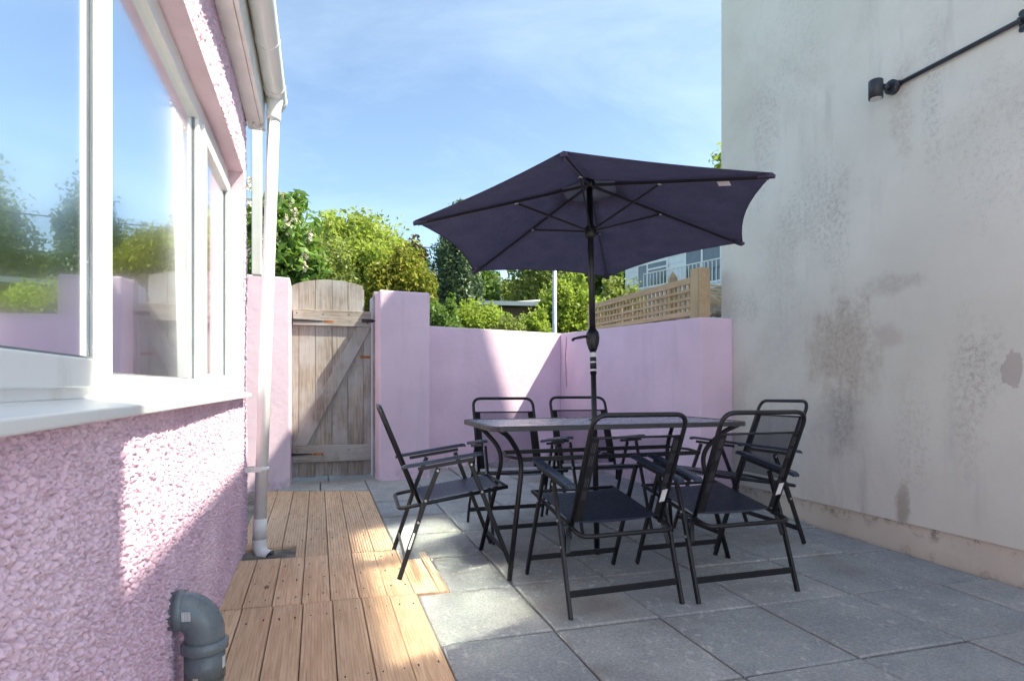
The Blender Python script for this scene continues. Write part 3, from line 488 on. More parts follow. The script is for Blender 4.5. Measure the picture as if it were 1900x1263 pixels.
# ------------------------------------------------------------------ folding chairs
def make_chair():
    t = thing('folding_chair', '', 'chair')
    for sx in (-1, 1):
        X = .283*sx
        leg = MB().bar((X, 0, 0), (X, .132, .385), .0245, .0155, (1, 0, 0)).bar((X, .130, .375), (X, .205, .562), .0245, .0155, (1, 0, 0)).build('rear_leg', M['metal'], t, bevel=.003)
        MB().tube([(X-.009*sx, 0.001, .001), (X-.009*sx, .006, .02)], .001, 6)
        X2 = .258*sx; MB().bar((X2, .604, 0), (X2, .377, .588), .0245, .0155, (1, 0, 0)).build('front_leg', M['metal'], t, bevel=.003)
        ar = MB(); pf = [(-.024, 0), (-.024, .010), (-.016, .017), (.016, .017), (.024, .010), (.024, 0)]; st = [(.015, .560), (.03, .566), (.40, .619), (.43, .622), (.445, .618)]; kk = [.75, 1, 1, .95, .7]
        for (y, z), k in zip(st, kk): ar.v += [(X*.985+a*k, y, z+b) for a, b in pf]
        for i in range(4):
            for j in range(6): ar.f.append((i*6+j, i*6+(j+1) % 6, (i+1)*6+(j+1) % 6, (i+1)*6+j)); ar.sm.append(False)
        ar.f += [tuple(range(5, -1, -1)), tuple(range(24, 30))]; ar.sm += [False]*2
        arm = ar.build('armrest', M['arm'], t); MB().bar((X, .10, .560), (X, .40, .603), .012, .018).build('arm_bracket', M['metal'], arm)
        for (xx, y, z) in ((X+.008*sx, .137, .395), (X+.008*sx, .200, .548), (X2+.008*sx, .441, .423), (X2+.008*sx, .384, .572), (X+.008*sx, .098, .285)):
            MB().tube([(xx, y, z), (xx+.004*sx, y, z)], [.0075, .005], 10).build('rivet', M['rivet'], t)
        MB().tube([(.235*sx, .125, .372), (.283*sx, .132, .385)], .007, 8).tube([(.235*sx, .44, .42), (.26*sx, .441, .423)], .007, 8).build('pivot', M['metal'], t)
        MB().bar((.245*sx, .118, .375), (.262*sx, .085, .262), .004, .022, (1, 0, 0)).bar((X-.01*sx, .137, .39), (X-.012*sx, .09, .255), .004, .024, (1, 0, 0)).build('folding_link', M['metal'], t)
    x = .232; bk = lambda z: .118-(z-.36)*.4
    path = [(-x, bk(.36), .36), (-x, bk(.885), .885), (x, bk(.885), .885), (x, bk(.36), .36)]
    MB().tube(fillet(path, .065, 7), .0108, 12).build('back_frame', M['metal'], t)
    MB().tube([(-x, bk(.785), .785), (x, bk(.785), .785)], .0055, 8).build('back_crossbar', M['metal'], t)
    def sling(f, xs2, zs, name, mat):
        mb = MB(); nx, nz2 = len(xs2), len(zs)
        mb.add([f(a, b) for b in zs for a in xs2], [(j*nx+i, j*nx+i+1, (j+1)*nx+i+1, (j+1)*nx+i) for j in range(nz2-1) for i in range(nx-1)], True); return mb.build(name, mat, t)
    zs = [.395+.385*i/8 for i in range(9)]; fb = lambda a, z: (a, bk(z)-.012*(1-(a/.23)**2), z)
    sling(fb, [-.185+.37*i/8 for i in range(9)], zs, 'back_mesh', M['mesh'])
    for sx in (-1, 1):
        hm = sling(lambda a, z: (a, bk(z)-.012*(1-(a/.23)**2)-.0006, z), [sx*.185, sx*.21, sx*.228], zs, 'back_hem', M['hem'])
        for z0 in (.72, .66, .56, .5):
            MB().add([(sx*(.196+.008*k+w), bk(z)-.012*(1-(.205/.23)**2)-.003, z) for k in (0, 1, 2) for z in (z0, z0+.045) for w in (0, .0013)], [(4*k, 4*k+1, 4*k+3, 4*k+2) for k in (0, 1, 2)]).build('hem_slit', M['slit'], hm)  # grey strips paint the brightness seen through slits in the hem
    fs = lambda a, y: (a, y, .378+(y-.14)/.445*.066-.012*(1-(a/.225)**2)-(.02*max(0, (y-.56)/.03) if y > .56 else 0)+.008)
    se = sling(fs, [-.225+.45*i/8 for i in range(9)], [.13+.46*i/9 for i in range(10)], 'seat', M['sling'])
    MB().tube([(-.235, .585, .440), (.235, .585, .440)], .0085, 8).build('front_bar', M['metal'], se)
    MB().tube(fillet([(-.235, .590, .440), (-.235, .10, .366), (-.235, .005, .350), (.235, .005, .350), (.235, .10, .366), (.235, .590, .440)], .06, 6), .0105, 10).build('seat_frame', M['metal'], t)
    MB().bar((-.276, .033, .096), (.276, .033, .096), .010, .030).build('rear_stretcher', M['metal'], t, bevel=.002); MB().bar((-.25, .567, .096), (.25, .567, .096), .010, .028).build('front_stretcher', M['metal'], t, bevel=.002)
    MB().add([(.178, bk(.50)-.02, .47), (.206, bk(.50)-.022, .475), (.210, bk(.55)-.022, .535), (.182, bk(.55)-.02, .53)], [(0, 1, 2, 3)]).build('care_label', M['tagw'], t)
    MB().add([(.2915, .072, .235), (.2915, .083, .231), (.2915, .055, .15), (.2915, .044, .154)], [(0, 1, 2, 3)]).build('leg_sticker', M['tagw'], t)
    return t
CH = make_chair()
tc_ = Vector((.531, 3.433)); t1 = Vector((math.cos(.30), math.sin(.30))); t2 = Vector((-t1.y, t1.x))
def tp(a, b): return tc_+t1*a+t2*b
spots = [((.521, 2.589), 109.3, 'dark folding chair nearest the camera, its back to us, left of a matching pair'),
         ((1.13, 2.754), 107.6, 'dark folding chair at the near side of the table, closest to the cream wall'),
         ((-.65, 3.247), 14.5, 'dark folding chair alone at the table end, rear legs on the decking'),
         (tuple(tp(-.31, .96)), -72.5, 'dark folding chair on the far side, nearest the gate'),
         (tuple(tp(.31, 1.0)), -72.5, 'dark folding chair on the far side, behind the parasol pole'),
         ((1.755, 3.885), 193.5, 'dark folding chair at the table end against the cream wall')]
for i, (p, a, lab) in enumerate(spots):
    o = CH if i == 0 else copy_tree(CH); o.location = (p[0], p[1], gz(*p)); o.rotation_euler = (SLOPE*math.cos(math.radians(a-90)), -SLOPE*math.sin(math.radians(a-90))*-1, math.radians(a-90)); tag(o, lab, 'chair', 'folding chairs round the table')
    o.rotation_mode = 'XYZ'
# ------------------------------------------------------------------ table
TZ = gz(0, 3.43); T = thing('patio_table', 'rectangular dark patio table with a frosted glass top', 'table', (tc_.x, tc_.y, TZ), .30)
A_, B_, HT = .767, .350, .79
def rrect(a, b, r, n=5): return [p for cx, cy2, t0 in ((a-r, b-r, 0), (-a+r, b-r, math.pi/2), (-a+r, -b+r, math.pi), (a-r, -b+r, 1.5*math.pi)) for p in [(cx+r*math.cos(t0+math.pi/2*k/n), cy2+r*math.sin(t0+math.pi/2*k/n)) for k in range(n+1)]]
o1, i1 = rrect(A_, B_, .06), rrect(A_-.022, B_-.022, .045); n = len(o1); lv = [(o1, -.026), (o1, -.004), (rrect(A_-.004, B_-.004, .056), 0.0), (i1, 0.0), (i1, -.026)]
mb = MB()
for poly, z in lv: mb.v += [(x, y, HT+z) for x, y in poly]
for k in range(5):
    for i in range(n): mb.f.append((k*n+i, k*n+(i+1) % n, ((k+1) % 5)*n+(i+1) % n, ((k+1) % 5)*n+i)); mb.sm.append(False)
mb.build('rim', M['rim'], T); MB().prism(rrect(A_-.0225, B_-.0225, .0445), HT-.014, HT-.003).build('table_top', M['table'], T)
for sx in (-1, 1):
    for sy in (-1, 1):
        kn = (sx*(A_-.215), sy*(B_-.17), .60)
        MB().tube(fillet([(sx*(A_-.05), sy*(B_-.035), HT-.02), (sx*(A_-.11), sy*(B_-.08), HT-.055), kn, (sx*(A_-.105), sy*(B_-.055), 0)], .10, 8), .0135, 12).build('leg', M['metal'], T)
ring = fillet([(A_-.21, 0, .598), (A_-.26, B_-.175, .598), (-A_+.26, B_-.175, .598), (-A_+.21, 0, .598)], .05, 5)
for sy in (-1, 1): MB().bar((-A_+.215, sy*(B_-.175), .60), (A_-.215, sy*(B_-.175), .60), .012, .024).build('long_brace', M['metal'], T)
for sx in (-1, 1): MB().tube([(sx*(A_-.215), -(B_-.175), .60), (sx*(A_-.17), 0, .60), (sx*(A_-.215), B_-.175, .60)], .008, 8).build('end_brace', M['metal'], T)
MB().bar((0, -(B_-.175), .60), (0, -.035, .60), .02, .012).bar((0, .035, .60), (0, B_-.175, .60), .02, .012).tube([(-.03+.0, .0, .59), (-.03, 0, .61)], .006, 6).build('centre_brace', M['metal'], T)
pole0, apex = Vector((.504, 3.43, gz(0, 3.43))), Vector((.480, 3.592, 2.317)); ax = (apex-pole0).normalized()
hp = pole0+ax*((HT+TZ-pole0.z)/ax.z); MB().tube([hp+Vector((0, 0, .0005)), hp+Vector((0, 0, .004))], .036, 22).build('parasol_ring', M['black'], T, world=True)
# ------------------------------------------------------------------ parasol
U_ = thing('parasol', 'open dark plum hexagonal parasol standing through the table', 'parasol', tuple(pole0))
n_ = Vector((-.0358, .0792, .9962)); rC = apex-n_*.324; ex = Vector((0, 1, 0)).cross(n_).normalized(); ey = n_.cross(ex); Rr, ph = -1.0836, .2768
tips = [rC+(ex*math.cos(ph+k*math.pi/3)+ey*math.sin(ph+k*math.pi/3))*Rr for k in range(6)]
PB = lambda mb, nm, mat, par=None: mb.build(nm, mat, par or U_, world=True)
P_at = lambda z: pole0+ax*((z-pole0.z)/ax.z)
PL = PB(MB().tube([P_at(gz(0, 3.43)), P_at(1.32)], .0165, 18).tube([P_at(1.30), apex-ax*.02], .0185, 18), 'pole', M['metal'])
PB(MB().tube([P_at(1.12), P_at(1.27)], .0195, 18), 'pole_sleeve', M['metal'], PL)
for z, h in ((1.225, .028), (1.19, .008), (1.14, .012)):
    PB(MB().tube([P_at(z), P_at(z+h)], .0198, 18, cap=False), 'pole_label', M['tagw'], PL)
cr = PB(MB().tube([P_at(z) for z in (1.265, 1.27, 1.285, 1.315, 1.345, 1.37, 1.385, 1.388, 1.40)], [.021, .025, .030, .039, .042, .038, .031, .026, .022], 20), 'crank_housing', M['metal'])
c0 = P_at(1.352); PB(MB().tube(fillet([c0, c0+Vector((-.06, -.02, -.004)), c0+Vector((-.12, -.035, -.018))], .02), [.010]+[.009]*6+[.007], 10).tube([c0+Vector((-.115, -.034, -.016)), c0+Vector((-.128, -.037, -.028))], .009, 10), 'crank_handle', M['metal'], cr)
Tt = .28; inner_t = .17
for k in range(6):
    p, q = tips[k], tips[(k+1) % 6]; mb = MB(); ni, nj = 9, 9; vs = []
    for i in range(ni):
        t = inner_t+(1-inner_t)*i/(ni-1)
        for j in range(nj):
            s = j/(nj-1); e_ = p*(1-s)+q*s; bow = 4*s*(1-s); mid = rC-e_
            pt = apex+(e_-apex)*t*(1-.055*bow*t)-n_*(.022*bow*math.sin(math.pi*min(1, t))+0*t)
            vs.append(pt)
    mb.add(vs, [(i*nj+j, i*nj+j+1, (i+1)*nj+j+1, (i+1)*nj+j) for i in range(ni-1) for j in range(nj-1)], True)
    cp = PB(mb, 'canopy_panel', M['canopy'])
    hm = MB(); ed_ = vs[-nj:]; hm.tube(ed_, .0035, 6); PB(hm, 'hem', M['canopy'], cp)
    d = (p-apex).normalized(); rb = PB(MB().bar(apex+d*.04-n_*.024, p-d*.02-n_*.022, .010, .016, n_), 'rib', M['ribm'])
    hub = P_at(2.0); so_ = apex+(p-apex)*.44-n_*.034; PB(MB().bar(hub+(so_-hub).normalized()*.03, so_, .008, .013, n_), 'strut', M['ribm'], rb)
    PB(MB().tube([so_-ex*.012, so_+ex*.012], .006, 8), 'strut_pin', M['rivet'], rb)
    PB(MB().bar(p-d*.07-n_*.016, p+d*.006-n_*.012, .034, .016, n_), 'rib_pocket', M['canopy'], rb)
    if k == 2: PB(MB().add([apex+(p-apex)*t-n_*z+ey*.0 for t, z in ((.74, .026), (.80, .026), (.81, .055), (.75, .055))], [(0, 1, 2, 3)]), 'care_label', M['tagw'], rb)
mb = MB(); ti2 = .25; ring6 = [apex+(tp_-apex)*ti2+n_*.03 for tp_ in tips]; mb.add([apex+n_*.045]+ring6, [(0, 1+k, 1+(k+1) % 6) for k in range(6)]); PB(mb, 'vent_cap', M['vent'])
PB(MB().tube([apex-ax*.045, apex-ax*.01, apex+ax*.045, apex+ax*.075, apex+ax*.085], [.034, .034, .02, .02, .008], 16), 'top_hub', M['metal'])
PB(MB().tube([P_at(1.955), P_at(1.97), P_at(2.02), P_at(2.03)], [.026, .036, .036, .03], 18), 'runner_hub', M['metal'])
# ------------------------------------------------------------------ lattice fence on the right wall
LF = thing('lattice_fence', 'square lattice timber fence panel on the pink side wall', 'fence', (1.60, 4.99, 1.62), TH+math.pi/2)
u_ = Vector((UX, UY, 0)); f0 = Vector((1.60, 5.0, 0)); LL = 1.98                              # local x runs along the wall, away from the camera
zt, zb = 2.0-1.62, 1.665-1.62
MB().bar((.04, 0, zt-.022), (LL, 0, zt+.0), .04, .044).build('top_rail', M['fence'], LF, bevel=.003); MB().bar((.04, 0, zb+.02), (LL, 0, zb+.06), .04, .044).build('bottom_rail', M['fence'], LF, bevel=.003)
k = 0; x = .095
while x < LL-.02: MB().box(x, x+.026, .0, .016, zb+.035+.04*x/LL, zt-.03).build('lattice_slat', M['fence_z'], LF); x += .072
for i in range(4): z = zb+.082+i*.068; MB().bar((.04, .0245, z), (LL, .0245, z+.022), .016, .024).build('lattice_batten', M['fence'], LF)
MB().box(-.075, .035, -.055, .055, -.02, zt+.055).build('post', M['fence_z'], LF, bevel=.004); MB().box(-.10, -.078, -.05, .05, -.02, zt+.052).build('post_facing', M['fence'], LF, bevel=.003)
MB().box(LL, LL+.07, -.045, .045, -.02, zt+.02).build('post', M['fence_z'], LF, bevel=.004)
# neighbour's raised garden behind the wall, rubble, steps rail
MB().prism([(1.83, 5.15), (2.6, 5.2), (12, 9), (12, 22), (2.2, 16), (1.0, 8.2)], -.1, 1.50).build('raised_bank', M['ground'])
tag(bpy.data.objects['raised_bank'], 'raised neighbouring garden behind the pink side wall', kind='structure')
NTH = ('first', 'second', 'third', 'fourth', 'fifth', 'sixth', 'seventh')
def rock(p, r, lab, seed):
    rr = random.Random(seed); mb = MB(); nn, mm = 8, 5; vs = [(0, 0, r*.7)]
    for i in range(1, mm):
        for j in range(nn):
            t, q = math.pi*i/mm, 2*math.pi*j/nn; k = r*rr.uniform(.75, 1.1); vs.append((k*math.sin(t)*math.cos(q)*1.2, k*math.sin(t)*math.sin(q), k*math.cos(t)*.75))
    vs.append((0, 0, -r*.7)); fs = [(0, 1+j, 1+(j+1) % nn) for j in range(nn)]+[(1+i*nn+j, 1+(i+1)*nn+j, 1+(i+1)*nn+(j+1) % nn, 1+i*nn+(j+1) % nn) for i in range(mm-2) for j in range(nn)]
    fs += [(len(vs)-1, 1+(mm-2)*nn+(j+1) % nn, 1+(mm-2)*nn+j) for j in range(nn)]
    o = mb.add(vs, fs).build('rubble_stone', M['stone']); o.location = p; tag(o, lab, 'stone', 'rubble stones behind the pink side wall')
for i, (px, py, Y, r) in enumerate(((1309, 582, 5.2, .05), (1320, 580, 5.3, .06), (1332, 581, 5.35, .055), (1314, 575, 5.45, .05), (1328, 574, 5.5, .06))): rock(at(px, py, Y), r, ('leftmost lower', 'middle lower', 'rightmost lower', 'left upper', 'right upper')[i]+' buff rubble stone between fence post and cream building', i)
for i in range(7): t = .25+i*.24; q = Vector((1.60, 5.0, 0))+u_*t+Vector((VX, VY, 0))*.10; q.z = 1.655+.03*t; rock(q, .04+.012*(i % 3), 'pale rubble stone under the lattice, '+NTH[i]+' from the thick post', 20+i)
ST = thing('timber_steps', 'timber deck and handrail beyond the lattice post', 'steps', (at(1320, 560, 6.4).x, 6.4, 1.5), TH)
MBs = lambda pts, w, h, nm, m_: MB().bar(pts[0], pts[1], w, h).build(nm, m_, ST, world=True, bevel=.002)
for i in range(5): a, b = at(1296, 527+i*5.5, 6.6-.12*i), at(1352, 533+i*8.0, 6.2-.12*i); MBs((a, b), .09, .022, 'tread', M['fence'])
MBs((at(1296, 541, 6.0), at(1352, 581, 5.7)), .05, .10, 'handrail', M['fence']); MBs((at(1300, 579, 5.9), at(1352, 562, 5.75)), .05, .09, 'string', M['fence'])
q = at(1299, 560, 6.3); MBs((Vector((q.x, q.y, 1.45)), Vector((q.x, q.y, 2.1))), .07, .07, 'post', M['fence_z'])
PP = thing('pointed_post', 'timber post with a pointed top behind the lattice fence', 'post', (at(1248, 560, 6.9).x, 6.9, 1.5)); q = at(1248, 505, 6.9)
MB().add([(dx, dy, 0) for dx, dy in ((-.045, -.045), (.045, -.045), (.045, .045), (-.045, .045))]+[(dx, dy, q.z-1.5-.07) for dx, dy in ((-.045, -.045), (.045, -.045), (.045, .045), (-.045, .045))]+[(0, 0, q.z-1.5+.01)], [(0, 1, 5, 4), (1, 2, 6, 5), (2, 3, 7, 6), (3, 0, 4, 7), (4, 5, 8), (5, 6, 8), (6, 7, 8), (7, 4, 8), (3, 2, 1, 0)]).build('shaft', M['fence_z'], PP)
F2 = thing('garden_trellis', 'second timber trellis further back behind the lattice fence', 'fence', (1.6, 7.2, 1.5), TH+math.pi/2)
for i in range(4): MB().bar((-.9, -.25, .10+.12*i), (1.5, .0, .14+.12*i), .02, .045).build('trellis_batten', M['fence'], F2)
for i in range(10): x = -.85+.25*i; MB().bar((x, -.25+.104*(x+.9), 0), (x, -.25+.104*(x+.9), .62), .03, .02, (1, 0, 0)).build('trellis_upright', M['fence_z'], F2)
# ------------------------------------------------------------------ white neighbouring house
r1 = Vector(((1345-CX)/F*16, 16.0)); wdv = Vector((-.567, .823)); NH = thing('white_house', 'white weatherboarded house with balcony behind the fence', 'house', (r1.x, r1.y, 1.2), math.atan2(-wdv.y, -wdv.x))
def npx(px, py):  # pixel on that wall -> local x along the wall, z
    q = (px-CX)/F; s = (q*r1.y-r1.x)/(wdv.x-q*wdv.y); Y = r1.y+wdv.y*s; return -s, EYE-(py-HY)/F*Y-1.2
xl = npx(1160, 500)[0]
zz = 0.0; 
for i in range(26): MB().hexa([(xl, 0, zz), (3, 0, zz), (3, .05, zz), (xl, .05, zz), (xl, .012, zz+.196), (3, .012, zz+.196), (3, .05, zz+.196), (xl, .05, zz+.196)]).build('weatherboard', M['white_board'], NH); zz += .197
MB().box(xl+.01, 3, .055, 5, 0, 5.1).build('wall', M['white_board'], NH); MB().box(xl-.2, 3.1, -.25, 5.1, 5.12, 5.3).build('roof', M['slate_roof'], NH)
def nwin(x0, x1, z0, z1, mull=(), trans=None, nm='window'):
    x0, x1 = min(x0, x1), max(x0, x1); w = .055
    mb = MB().box(x0, x1, -.05, .02, z0, z0+w).box(x0, x1, -.05, .02, z1-w, z1).box(x0, x0+w, -.05, .02, z0+w, z1-w).box(x1-w, x1, -.05, .02, z0+w, z1-w)
    for m_ in mull: mb.box(m_-w/2, m_+w/2, -.05, .02, z0+w, z1-w)
    if trans: mb.box(trans[0], trans[1], -.048, .02, trans[2]-w/2, trans[2]+w/2)
    f = mb.build(nm, M['upvc'], NH); es = [x0]+list(mull)+[x1]
    for a, b in zip(es[:-1], es[1:]): MB().box(a+.03, b-.03, -.03, -.02, z0+.03, z1-.03).build('pane', M['far_glass'], f)
a, b = npx(1184, 510)[0], npx(1241, 510)[0]; z0, z1 = npx(1212, 533)[1], npx(1212, 486)[1]; mm_ = npx(1203, 500)[0]; nwin(a, b, z0, z1, (mm_,), (mm_, b, z0+(z1-z0)*.72))
a, b = npx(1272, 500)[0], npx(1341, 500)[0]; z0, z1 = npx(1305, 528)[1], npx(1305, 458)[1]; nwin(a, b, z0, z1, (npx(1304, 500)[0],), nm='patio_door')
BR = MB(); x0, x1 = npx(1215, 530)[0], 2.; zr0, zr1 = npx(1290, 540)[1], npx(1290, 497)[1]
MB().bar((x0, -.5, zr1), (x1, -.5, zr1), .04, .03).build('balcony_rail', M['upvc'], NH); x = min(x0, x1)
while x < max(x0, x1): MB().bar((x, -.5, zr0), (x, -.5, zr1-.015), .018, .018, (1, 0, 0)).build('baluster', M['upvc'], NH); x += .13
MB().box(x0, x1, -.55, -.05, zr0-.10, zr0).build('balcony_floor', M['white_board'], NH)
# ------------------------------------------------------------------ garden shed roof, street lamp, cable
SH = thing('garden_shed', 'low shed with a grey felt roof and white edge among the shrubs', 'shed', (at(960, 580, 13).x, 13, .15), -.2)
rz_ = lambda py: EYE-(py-HY)/F*13-.15
MB().box(-.62, .6, -.6, 1.2, 0, rz_(577)).build('wall', plain('brown_shed_wall', (.16, .12, .09), .8), SH)
MB().hexa([(-.85, -.8, rz_(570)), (.62, -.8, rz_(576)), (.62, 1.6, rz_(546)), (-.85, 1.6, rz_(556)), (-.85, -.8, rz_(570)+.04), (.62, -.8, rz_(576)+.04), (.62, 1.6, rz_(546)+.04), (-.85, 1.6, rz_(556)+.04)]).build('roof', M['slate_roof'], SH)
MB().bar((.05, -.75, rz_(571)+.02), (.5, 1.5, rz_(545)+.07), .10, .03).build('flashing', M['upvc'], SH); MB().bar((-.86, -.8, rz_(570)+.02), (.63, -.8, rz_(576)+.02), .03, .09).build('barge_board', M['upvc'], SH)
SLm = thing('street_lamp', 'plain galvanised street lamp column behind the back wall', 'lamp post', (at(1029, 600, 9.6).x, 9.6, .12))
MB().tube([(0, 0, 0), (0, 0, 1.2), (0, 0, 1.25), (0, 0, 3.7)], [.055, .055, .040, .032], 14).build('column', M['galv'], SLm)
ar_ = MB().tube(fillet([(0, 0, 3.65), (0, 0, 3.9), (.45, .1, 3.98)], .25, 6), .028, 10).build('bracket_arm', M['galv'], SLm); MB().box(.4, .8, 0, .18, 3.93, 4.03).build('lantern', M['galv'], SLm, bevel=.03)
cb = [at(300+(1000-300)*t, 424+45*t+14*(4*t*(1-t))*.3, 20-4*t) for t in [i/14 for i in range(15)]]
tag(MB().tube(cb, .016, 6).build('overhead_cable', M['black']), 'thin black overhead cable crossing in front of the trees', 'cable')
# ------------------------------------------------------------------ trees and shrubs
def tree(name, label, px, py_top, py_bot, half_px, Y, mat, n=9000, leaf=.10, clumps=70, seed=1, flowers=0, cat='tree', upright=.0, squash=1.0, bare=0, trunk_r=.09, aspect=.5):
    n = int(n*1.5); clumps = int(clumps*1.35); r = np.random.default_rng(seed); ct = at(px, py_top, Y); zb = max(.3, at(px, py_bot, Y).z); rx = half_px/F*Y; cz, rz2 = (ct.z+zb)/2, (ct.z-zb)/2; base = Vector((ct.x, Y, SLOPE*9-.12))
    o = thing(name, label, cat, tuple(base))
    cen = []
    while len(cen) < clumps:
        q = r.uniform(-1, 1, 3); d = np.linalg.norm(q)
        if d > 1 or d < .35 or r.random() > d**1.2: continue
        q = q*.86*(1+r.uniform(-.10, .10)); q[2] += upright*(1-abs(q[0])); cen.append(q)
    cen = np.array(cen); sh = r.random(clumps) < .16; cen[sh] *= r.uniform(1.05, 1.32, (clumps, 1))[sh]; ci = r.integers(0, clumps, n); sg = np.where(sh, r.uniform(.05, .10, clumps), r.uniform(.08, .22, clumps))[ci][:, None]
    P = cen[ci]+np.clip(r.normal(0, 1, (n, 3)), -1.7, 1.7)*sg*np.array([1, 1, .85]); P *= np.array([rx, rx*squash, rz2]); P[:, 2] += cz-base.z
    d = r.normal(0, 1, (n, 3))+np.array([0, 0, .35]); d /= np.linalg.norm(d, axis=1)[:, None]; a = np.cross(d, r.normal(0, 1, (n, 3))); a /= np.linalg.norm(a, axis=1)[:, None]; b = np.cross(d, a)
    s = leaf*r.uniform(.4, 1.5, n)[:, None]; w = s*aspect
    V = np.stack([P-a*s*.5, P+b*w*.5+d*s*.12, P+a*s*.5, P-b*w*.5+d*s*.12], 1).reshape(-1, 3)
    me = bpy.data.meshes.new('crown'); me.vertices.add(4*n); me.vertices.foreach_set('co', V.ravel()); me.loops.add(4*n); me.loops.foreach_set('vertex_index', np.arange(4*n, dtype=np.int32)); me.polygons.add(n); me.polygons.foreach_set('loop_start', np.arange(0, 4*n, 4, dtype=np.int32)); me.update(calc_edges=True)
    me.materials.append(mat); c = bpy.data.objects.new('crown', me); COL.objects.link(c); c.parent = o
    mb = MB(); top = cz-base.z; mb.tube([(0, 0, 0), (.03*rx, 0, top*.4), (-.03*rx, .02, top*.8), (0, 0, top+rz2*.45)], [trunk_r, trunk_r*.8, trunk_r*.6, trunk_r*.2], 8); mb.build('trunk', M['bark'], o)
    for k in range(8):
        q = cen[r.integers(0, clumps)]*np.array([rx, rx*squash, rz2])*.95; e_ = Vector((q[0], q[1], q[2]+top)); st_ = Vector((0, 0, top*(.45+.06*k))); mid = st_.lerp(e_, .5)+Vector((0, 0, .12*rz2))
        MB().tube([st_, mid, e_], [trunk_r*.4, trunk_r*.25, trunk_r*.07], 6).build('limb', M['bark'], o)
    for k in range(bare):
        q = Vector((r.uniform(-1, .2)*rx, r.uniform(-.3, .3)*rx, top+rz2*r.uniform(.2, .7))); e_ = q+Vector((r.uniform(-.25, .15), 0, r.uniform(.3, .6)))*rz2*.6
        MB().tube([q, q.lerp(e_, .5)+Vector((r.uniform(-.1, .1), 0, 0)), e_], [.014, .009, .003], 5).build('twig', M['bark'], o)
    if flowers:
        mb = MB()
        for k in range(flowers):
            q = r.normal(0, 1, 3); q /= np.linalg.norm(q); q[1] = -abs(q[1]); q *= np.array([rx, rx*squash, rz2])*r.uniform(.85, 1.08); q[2] += top
            for _ in range(26):
                h = r.uniform(0, 1); f_ = q+np.array([r.normal(0, .035*(1.1-h)), r.normal(0, .035*(1.1-h)), h*.24]); a2 = r.normal(0, 1, 3); a2 *= .034/np.linalg.norm(a2); b2 = np.cross(a2, r.normal(0, 1, 3)); b2 *= .034/np.linalg.norm(b2)
                mb.add([f_-a2, f_+b2, f_+a2, f_-b2], [(0, 1, 2, 3)])
        bl = mb.build('blossom', plain('cream_blossom', (.78, .70, .56), .7, var=.15, scale=9), c); bl['kind'] = 'stuff'; bl['label'] = 'cream upright flower spikes'
    return o
LG = leafmat('chestnut_leaf', (.12, .25, .05), (.25, .39, .10)); BE = leafmat('beech_spring_leaf', (.38, .48, .09), (.58, .64, .17), .6); YE = leafmat('golden_yew_leaf', (.18, .22, .03), (.46, .40, .07), .4)
GG = leafmat('grey_green_leaf', (.05, .11, .05), (.24, .32, .22), .25); PU = leafmat('copper_leaf', (.055, .018, .022), (.10, .03, .035), .2); LI = leafmat('lime_shrub_leaf', (.32, .44, .07), (.52, .60, .14), .55); OL = leafmat('olive_leaf', (.26, .32, .09), (.40, .44, .15), .5); DG = leafmat('deep_green_leaf', (.13, .24, .06), (.25, .37, .11), .4)
tree('chestnut_tree', 'horse chestnut tree with cream flower spikes behind the downpipe', 488, 365, 600, 98, 11, LG, 11000, .19, 90, 3, flowers=48, aspect=.38)
tree('beech_tree', 'large lime green beech tree rising above the gate', 668, 398, 640, 118, 18, BE, 22000, .15, 150, 5, bare=12)
tree('birch_tree', 'loose olive tree between chestnut and beech', 598, 430, 660, 70, 16, OL, 7000, .13, 80, 8, bare=14)
tree('golden_yew', 'yellow tipped conifer shrub behind the tall pink pier', 742, 470, 660, 66, 10.5, YE, 12000, .085, 90, 9, cat='shrub', upright=.15)
tree('copper_beech', 'dark purple copper beech glimpsed behind the beech tree', 772, 432, 600, 26, 22, PU, 4000, .15, 40, 10)
tree('holly_tree', 'grey-green evergreen tree left of the parasol canopy', 846, 420, 680, 52, 12.5, GG, 13000, .085, 110, 12, upright=.2)
tree('lime_shrub', 'bright lime green shrub below the parasol, left of the shed', 884, 560, 690, 62, 11, LI, 9000, .085, 80, 13, cat='shrub')
tree('lime_shrub', 'tall bright green shrub around the street lamp column', 1056, 510, 690, 60, 12, LI, 13000, .085, 100, 14, cat='shrub')
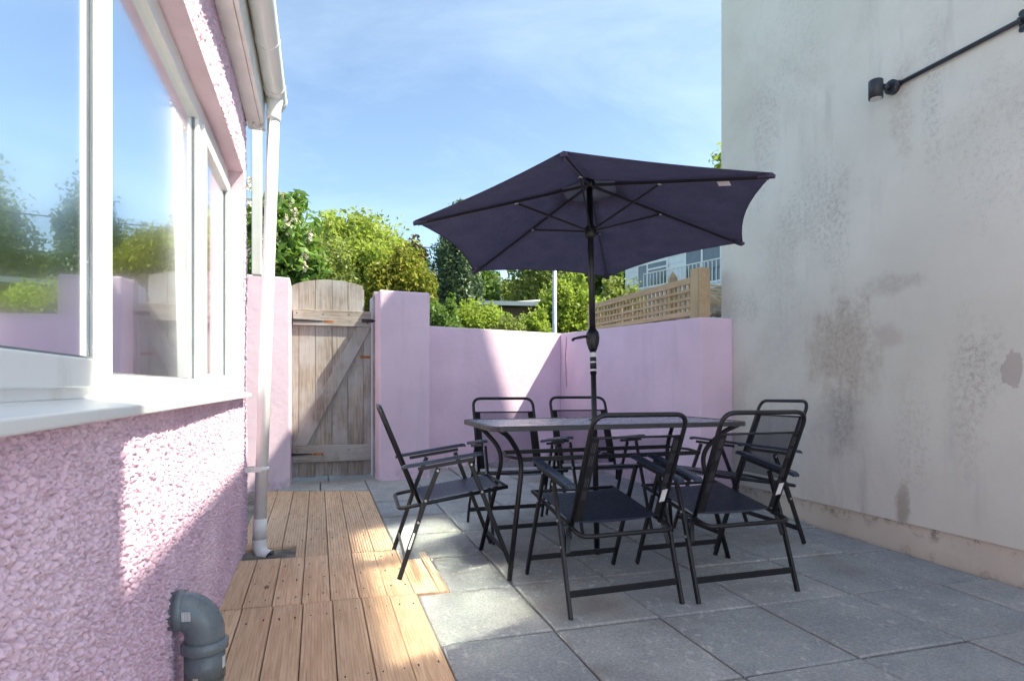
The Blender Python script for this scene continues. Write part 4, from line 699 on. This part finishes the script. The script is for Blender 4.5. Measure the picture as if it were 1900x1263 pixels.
tree('hedge_tree', 'dark green shrub between the shed and the lamp column', 985, 584, 680, 36, 11.6, DG, 6000, .085, 60, 15, cat='shrub')
tree('hazel_tree', 'olive coloured tree far behind the shed roof', 935, 512, 640, 62, 27, OL, 7000, .19, 70, 16)
tree('ash_tree', 'broad green tree far behind the lamp column', 1040, 400, 660, 90, 24, OL, 13000, .19, 110, 17)
tree('ash_tree', 'green tree beside the white house, under the parasol edge', 1130, 420, 660, 62, 23, DG, 9000, .18, 90, 18)
tree('roadside_tree', 'tall green treetop just left of the cream building corner', 1352, 275, 560, 50, 17, LI, 7000, .17, 70, 19)
tree('far_tree', 'dark green tree at the far left behind the house corner', 360, 400, 640, 110, 19, DG, 9000, .18, 90, 20)
tree('far_tree', 'dark tree filling the gap between holly and lime shrub', 870, 470, 660, 60, 24, DG, 7000, .19, 70, 21)
tree('laurel_shrub', 'mid green shrub behind the low wall, beside the golden conifer', 815, 545, 690, 44, 10.2, DG, 7000, .075, 60, 31, cat='shrub')
tree('privet_shrub', 'yellow-green shrub between the lime shrub and the shed', 938, 585, 690, 44, 10.6, OL, 6000, .07, 60, 32, cat='shrub')
tree('elder_shrub', 'pale green shrub in front of the shed, left of the lamp column', 1000, 570, 690, 34, 10.8, LI, 5000, .07, 50, 33, cat='shrub')
tree('hawthorn_tree', 'olive green tree behind the lattice fence at the white house corner', 1150, 505, 680, 46, 15, OL, 7000, .10, 60, 34)
wd_ = MB(); rw = random.Random(4)
for k in range(90):
    t = rw.random(); c = gp(838+62*t, 1066-14*t+rw.uniform(-3, 3)) if k < 55 else gp(900+30*t, 1030+55*t); a = rw.uniform(0, 6.28); h = rw.uniform(.008, .03); w = Vector((math.cos(a), math.sin(a), 0))
    wd_.add([c-w*.0015, c+w*.0015, c+Vector((math.cos(a*3), math.sin(a*3), 0))*h*.9+Vector((0, 0, h*.6))], [(0, 1, 2)])
tag(wd_.build('weeds', plain('dry_weed', (.16, .13, .06), .9, var=.4)), 'sparse dry weeds in the paving joint beside the lone chair', 'weeds', kind='stuff')
